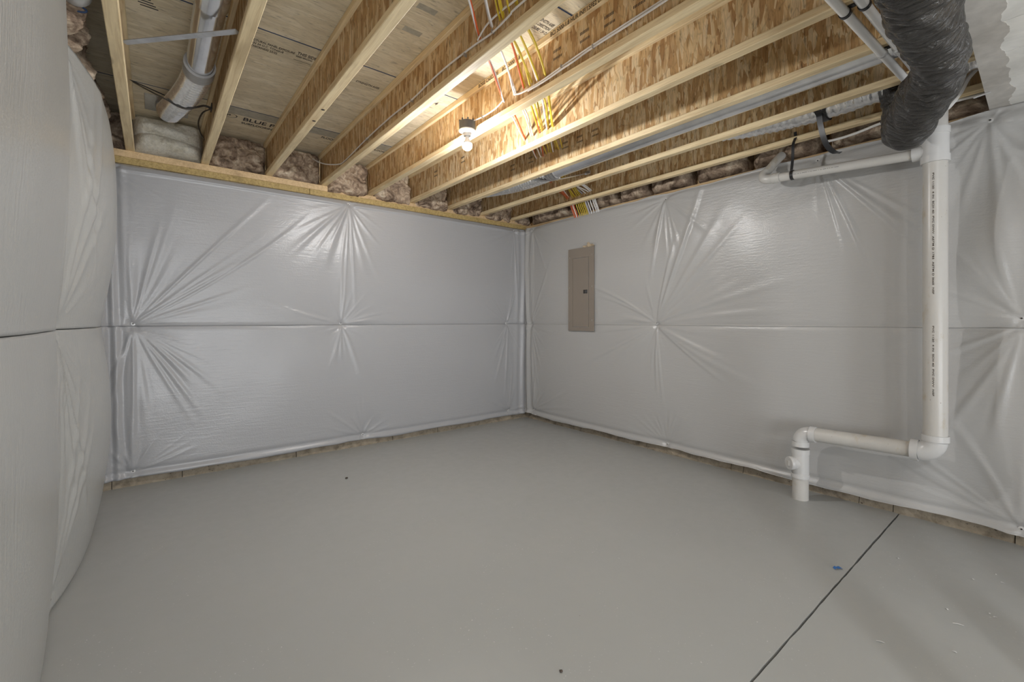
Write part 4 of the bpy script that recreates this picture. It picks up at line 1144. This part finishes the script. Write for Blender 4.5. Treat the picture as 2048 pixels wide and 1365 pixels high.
# sanitary tee at the top
tee = MB().tube([(PX, RY, 2.165), (PX, RY, 2.205)], 0.066, 28).tube([(PX, RY, 2.20), (PX, RY, 2.335)], 0.0615, 28).tube([(PX, RY, 2.325), (PX, RY, 2.362)], 0.066, 28)
tee.tube([(PX, RY, 2.240), (PX, RY + 0.085, 2.240)], 0.040, 24).tube([(PX, RY + 0.055, 2.240), (PX, RY + 0.10, 2.240)], 0.0415, 24)
tee.build('tee_fitting', FIT, t, True)
# bottom elbow
def elbow(c, d0, d1, R, r, name, hub=0.035):
    c = Vector(c); d0 = Vector(d0).normalized(); d1 = Vector(d1).normalized()
    P = [c + d0 * R]
    for k in range(1, 10):
        a = PI / 2 * k / 9
        P.append(c + d0 * R * (1 - math.sin(a)) + d1 * R * (1 - math.cos(a)))
    s = MB().tube([c + d0 * (R + hub), c + d0 * R], r * 1.12, 28)
    s.tube(P, r, 28)
    s.tube([c + d1 * R, c + d1 * (R + hub)], r * 1.12, 28)
    return s.build(name, FIT, t, True)
ZL = 0.478
elbow((PX, RY, ZL), (0, 0, 1), (0, 1, -0.00), 0.072, 0.056, 'elbow_fitting')
seg_pipe((PX, RY + 0.10, ZL), (3.545, 1.13, ZL - 0.012), 0.0465, 'branch_pipe', PVC_D)
elbow((3.545, 1.192, ZL - 0.013), (0, -1, 0), (0, 0, -1), 0.060, 0.048, 'elbow_fitting')
# cleanout tee and stub into the floor
cx, cy = 3.545, 1.192
MB().tube([(cx, cy, 0.150), (cx, cy, 0.178)], 0.0565, 28).tube([(cx, cy, 0.176), (cx, cy, 0.335)], 0.053, 28).tube([(cx, cy, 0.318), (cx, cy, 0.352)], 0.0565, 28).tube([(cx, cy, 0.250), (cx - 0.06, cy + 0.045, 0.250)], 0.044, 24).build('cleanout_fitting', FIT, t, True)
dv = Vector((-0.8, 0.6, 0))
cap = MB().lathe([(0.045, 0.0), (0.0465, 0.003), (0.0465, 0.020), (0.043, 0.024)], Vector((cx, cy, 0.25)) + dv * 0.060, dv, 28).build('cleanout_cap', FIT, t, True)
e = Vector((0.6, 0.8, 0)); o0 = Vector((cx, cy, 0.25)) + dv * 0.084
bx = MB()
bx.add([o0 + e * (sx * 0.012) + Vector((0, 0, sz * 0.016)) + dv * q for q in (0, 0.010) for sz in (-1, 1) for sx in (-1, 1)],
       [(0, 2, 3, 1), (4, 5, 7, 6), (0, 1, 5, 4), (2, 6, 7, 3), (0, 4, 6, 2), (1, 3, 7, 5)])
bx.build('cap_lug', PVC, cap)
seg_pipe((cx, cy, -0.02), (cx, cy, 0.155), 0.050, 'floor_stub', PVC_D)
# pipe print
lettering('PVC 1120  4 IN  SCH 40  PVC DWV  ASTM D 1785  ASTM D 2665  NSF', (PX - 0.0555 - 0.0006, RY + 0.004, 2.10), (0, 0, -1), (0, -1, 0), 0.0105, INK_B, riser, squash=2.2)
lettering('PVC 1120  4 IN  SCH 40  PVC DWV  NSF', (PX - 0.0555 - 0.0006, RY + 0.004, 1.22), (0, 0, -1), (0, -1, 0), 0.0105, INK_B, riser, squash=2.2)
# 2 inch branch at the top
t2 = thing('drain_pipe', 'slim white drain pipe running level below the joists to a short elbow stub', 'pipe', (PX, 1.37, 2.28))
MB().tube([(PX, RY + 0.085, 2.240), (PX, 1.335, 2.290)], 0.0305, 24).build('pipe_tube', PVC, t2, True)
MB().tube([(PX, 1.325, 2.2893), (PX, 1.375, 2.292)], 0.0365, 24).tube([tuple(p) for p in smooth_path([(PX, 1.365, 2.2915), (PX, 1.41, 2.296), (PX + 0.006, 1.437, 2.311), (PX + 0.026, 1.445, 2.338), (PX + 0.045, 1.440, 2.362)], 5)], 0.0335, 24).build('elbow_fitting', PVC, t2, True)
MB().tube([(PX + 0.030, 1.445, 2.342), (3.70, 1.405, 2.465), (3.76, 1.39, 2.515)], 0.030, 24).build('stub_pipe', PVC_D, t2, True)
lettering('- - --- -- - ----- - -- ---- - -- --- - - -- ----', (PX - 0.0309, 1.25, 2.278), (0, -1, -0.06), (0, 0, 1), 0.016, INK, [c for c in t2.children if c.name.startswith('pipe_tube')][0], squash=1.2)
hs = thing('hanger_strap', 'narrow black hanger strap looped around the slim white drain pipe', 'strap', (PX, 1.24, 2.28))
lp = []
for k in range(17):
    a = 2 * PI * k / 16
    lp.append((PX + 0.033 * math.sin(a), 1.243, 2.285 + 0.033 * math.cos(a)))
MB().ribbon(lp, (0, 1, 0), 0.020, 0.0025).build('strap_loop', BLACK, hs)
MB().ribbon(smooth_path([(PX - 0.020, 1.243, 2.316), (PX - 0.004, 1.241, 2.40), (PX + 0.002, 1.240, 2.50), (3.588, 1.238, 2.56), (3.5855, 1.238, 2.60)], 6), (0.1, 1, 0), 0.019, 0.0025).build('strap_band', BLACK, hs)

# ------------------------------------------------------------------ electrical panel
ex = XW - 0.078
t = thing('electrical_panel', 'taupe metal electrical panel set into the right wall insulation', 'panel', (ex, 3.40, 1.135))
MB().box(ex + 0.006, XW - 0.004, 3.225, 3.585, 1.145, 2.045).build('panel_box', GALV_D, t)
def ring_cover(x0, x1, o, i):
    V = []
    for x in (x0, x1):
        for (a, b, c, d) in (o, i): V += [(x, a, c), (x, b, c), (x, b, d), (x, a, d)]
    F = []
    for k in range(4):
        k2 = (k + 1) % 4
        F += [(k, 4 + k, 4 + k2, k2), (8 + k, 8 + k2, 12 + k2, 12 + k), (k, k2, 8 + k2, 8 + k), (4 + k, 12 + k, 12 + k2, 4 + k2)]
    return MB().add(V, F)
ring_cover(ex, ex + 0.007, (3.212, 3.593, 1.135, 2.056), (3.2865, 3.5235, 1.1765, 1.9485)).build('panel_cover', PANEL, t)
MB().box(ex + 0.0062, ex + 0.0078, 3.26, 3.55, 1.15, 1.97).build('gap_shade', DARK, t)  # near-black sheet added so the gap round the door looks shaded
dr = MB().box(ex - 0.0035, ex + 0.001, 3.29, 3.520, 1.180, 1.945, 0.0015).build('panel_door', PANEL, t)
MB().box(ex - 0.0042, ex - 0.0030, 3.294, 3.516, 1.184, 1.941, 0.0005).build('door_face', PANEL, dr)
MB().box(ex - 0.0065, ex - 0.003, 3.302, 3.360, 1.547, 1.588, 0.001).build('latch', PANEL_L, dr)
MB().box(ex - 0.0085, ex - 0.006, 3.306, 3.334, 1.555, 1.582, 0.001).build('latch_slide', BOXGREY, dr)
for (y, z) in ((3.238, 1.965), (3.57, 1.96), (3.238, 1.62), (3.57, 1.62), (3.238, 1.255), (3.57, 1.245)):
    MB().lathe([(0.006, 0), (0.006, 0.002), (0.003, 0.004)], (ex, y, z), (-1, 0, 0), 12).build('screw', STEEL, t, True)
# torn facing flap above the panel and cut edges beside it
n = 16; V = []; F = []
for i in range(n):
    y = 3.20 + 0.15 * i / (n - 1)
    hgt = 0.035 * math.sin(PI * i / (n - 1)) * (0.8 + 0.5 * math.sin(i * 1.9))
    for k in range(5):
        s_ = k / 4
        V.append((ex + 0.002 - 0.028 * math.sin(s_ * 2.4) * (0.5 + 0.5 * math.sin(i * 0.9)), y + 0.012 * s_ * math.sin(i), 2.052 + (0.012 + hgt) * s_))
for i in range(n - 1):
    for k in range(4): F.append((i * 5 + k, i * 5 + k + 1, (i + 1) * 5 + k + 1, (i + 1) * 5 + k))
o = mesh('torn_flap', V, F, PAPER, None, True)
tag(o, 'torn tan backing flap curling above the electrical panel', 'insulation')

# ------------------------------------------------------------------ small debris on the floor
s = MB().ribbon(smooth_path([(2.668, 0.748, 0.004), (2.676, 0.742, 0.012), (2.686, 0.740, 0.005), (2.696, 0.731, 0.008), (2.704, 0.724, 0.003)], 4), (0.3, 1, 0.2), 0.013, 0.0012)
tag(s.build('tape_scrap', BTAPE), 'crumpled scrap of blue masking tape on the floor near the saw-cut joint', 'tape')
def pebble(x, y, r, labt):
    V = []; F = []
    n, m_ = 10, 6
    for i in range(m_ + 1):
        for k in range(n):
            th = PI * i / m_; ph_ = 2 * PI * k / n
            q = r * (1 + 0.22 * math.sin(3 * ph_ + i) * math.sin(th))
            V.append((x + q * math.sin(th) * math.cos(ph_), y + q * math.sin(th) * math.sin(ph_), r * 0.62 + 0.62 * q * math.cos(th)))
    for i in range(m_):
        for k in range(n): F.append((i * n + k, i * n + (k + 1) % n, (i + 1) * n + (k + 1) % n, (i + 1) * n + k))
    tag(mesh('pebble', V, F, INK_B, None, True), labt, 'pebble')
pebble(1.131, 1.135, 0.006, 'small dark pebble on the floor at the lower middle of the view')
pebble(1.191, 3.581, 0.010, 'small dark pebble on the floor in front of the back wall')
def chip(x, y, ang, l, labt):
    d = Vector((math.cos(ang), math.sin(ang), 0))
    c = Vector((x, y, 0.0018))
    s = MB().ribbon(smooth_path([c - d * l / 2, c + Vector((0, 0, 0.002)), c + d * l / 2], 4), (-d.y, d.x, 0), 0.0035, 0.0016)
    tag(s.build('plastic_splinter', FIT), labt, 'debris', 'white splinters on the floor')
chip(2.581, 0.293, -1.2, 0.034, 'longest white splinter on the floor at the lower right')
chip(2.205, 0.466, -1.2, 0.026, 'white splinter on the floor between the saw-cut joint and the lower right corner')
for (x, y, an) in ((3.234, 0.235, 0.3), (3.087, 0.301, 1.2), (3.156, 0.208, 2.0), (2.679, 0.339, 0.8), (2.781, 0.220, 0.1), (2.766, 0.204, 2.4), (2.356, 0.277, 1.6), (3.052, 0.572, 0.9)):
    d = Vector((math.cos(an), math.sin(an), 0)); c = Vector((x, y, 0.0015))
    f = MB().ribbon([c - d * 0.006, c + Vector((0, 0, 0.002)), c + d * 0.006], (-d.y, d.x, 0), 0.006, 0.0015)
    tag(f.build('white_fleck', FIT), 'tiny white fleck on the grey floor right of the saw-cut joint', 'debris', 'white flecks on the floor')
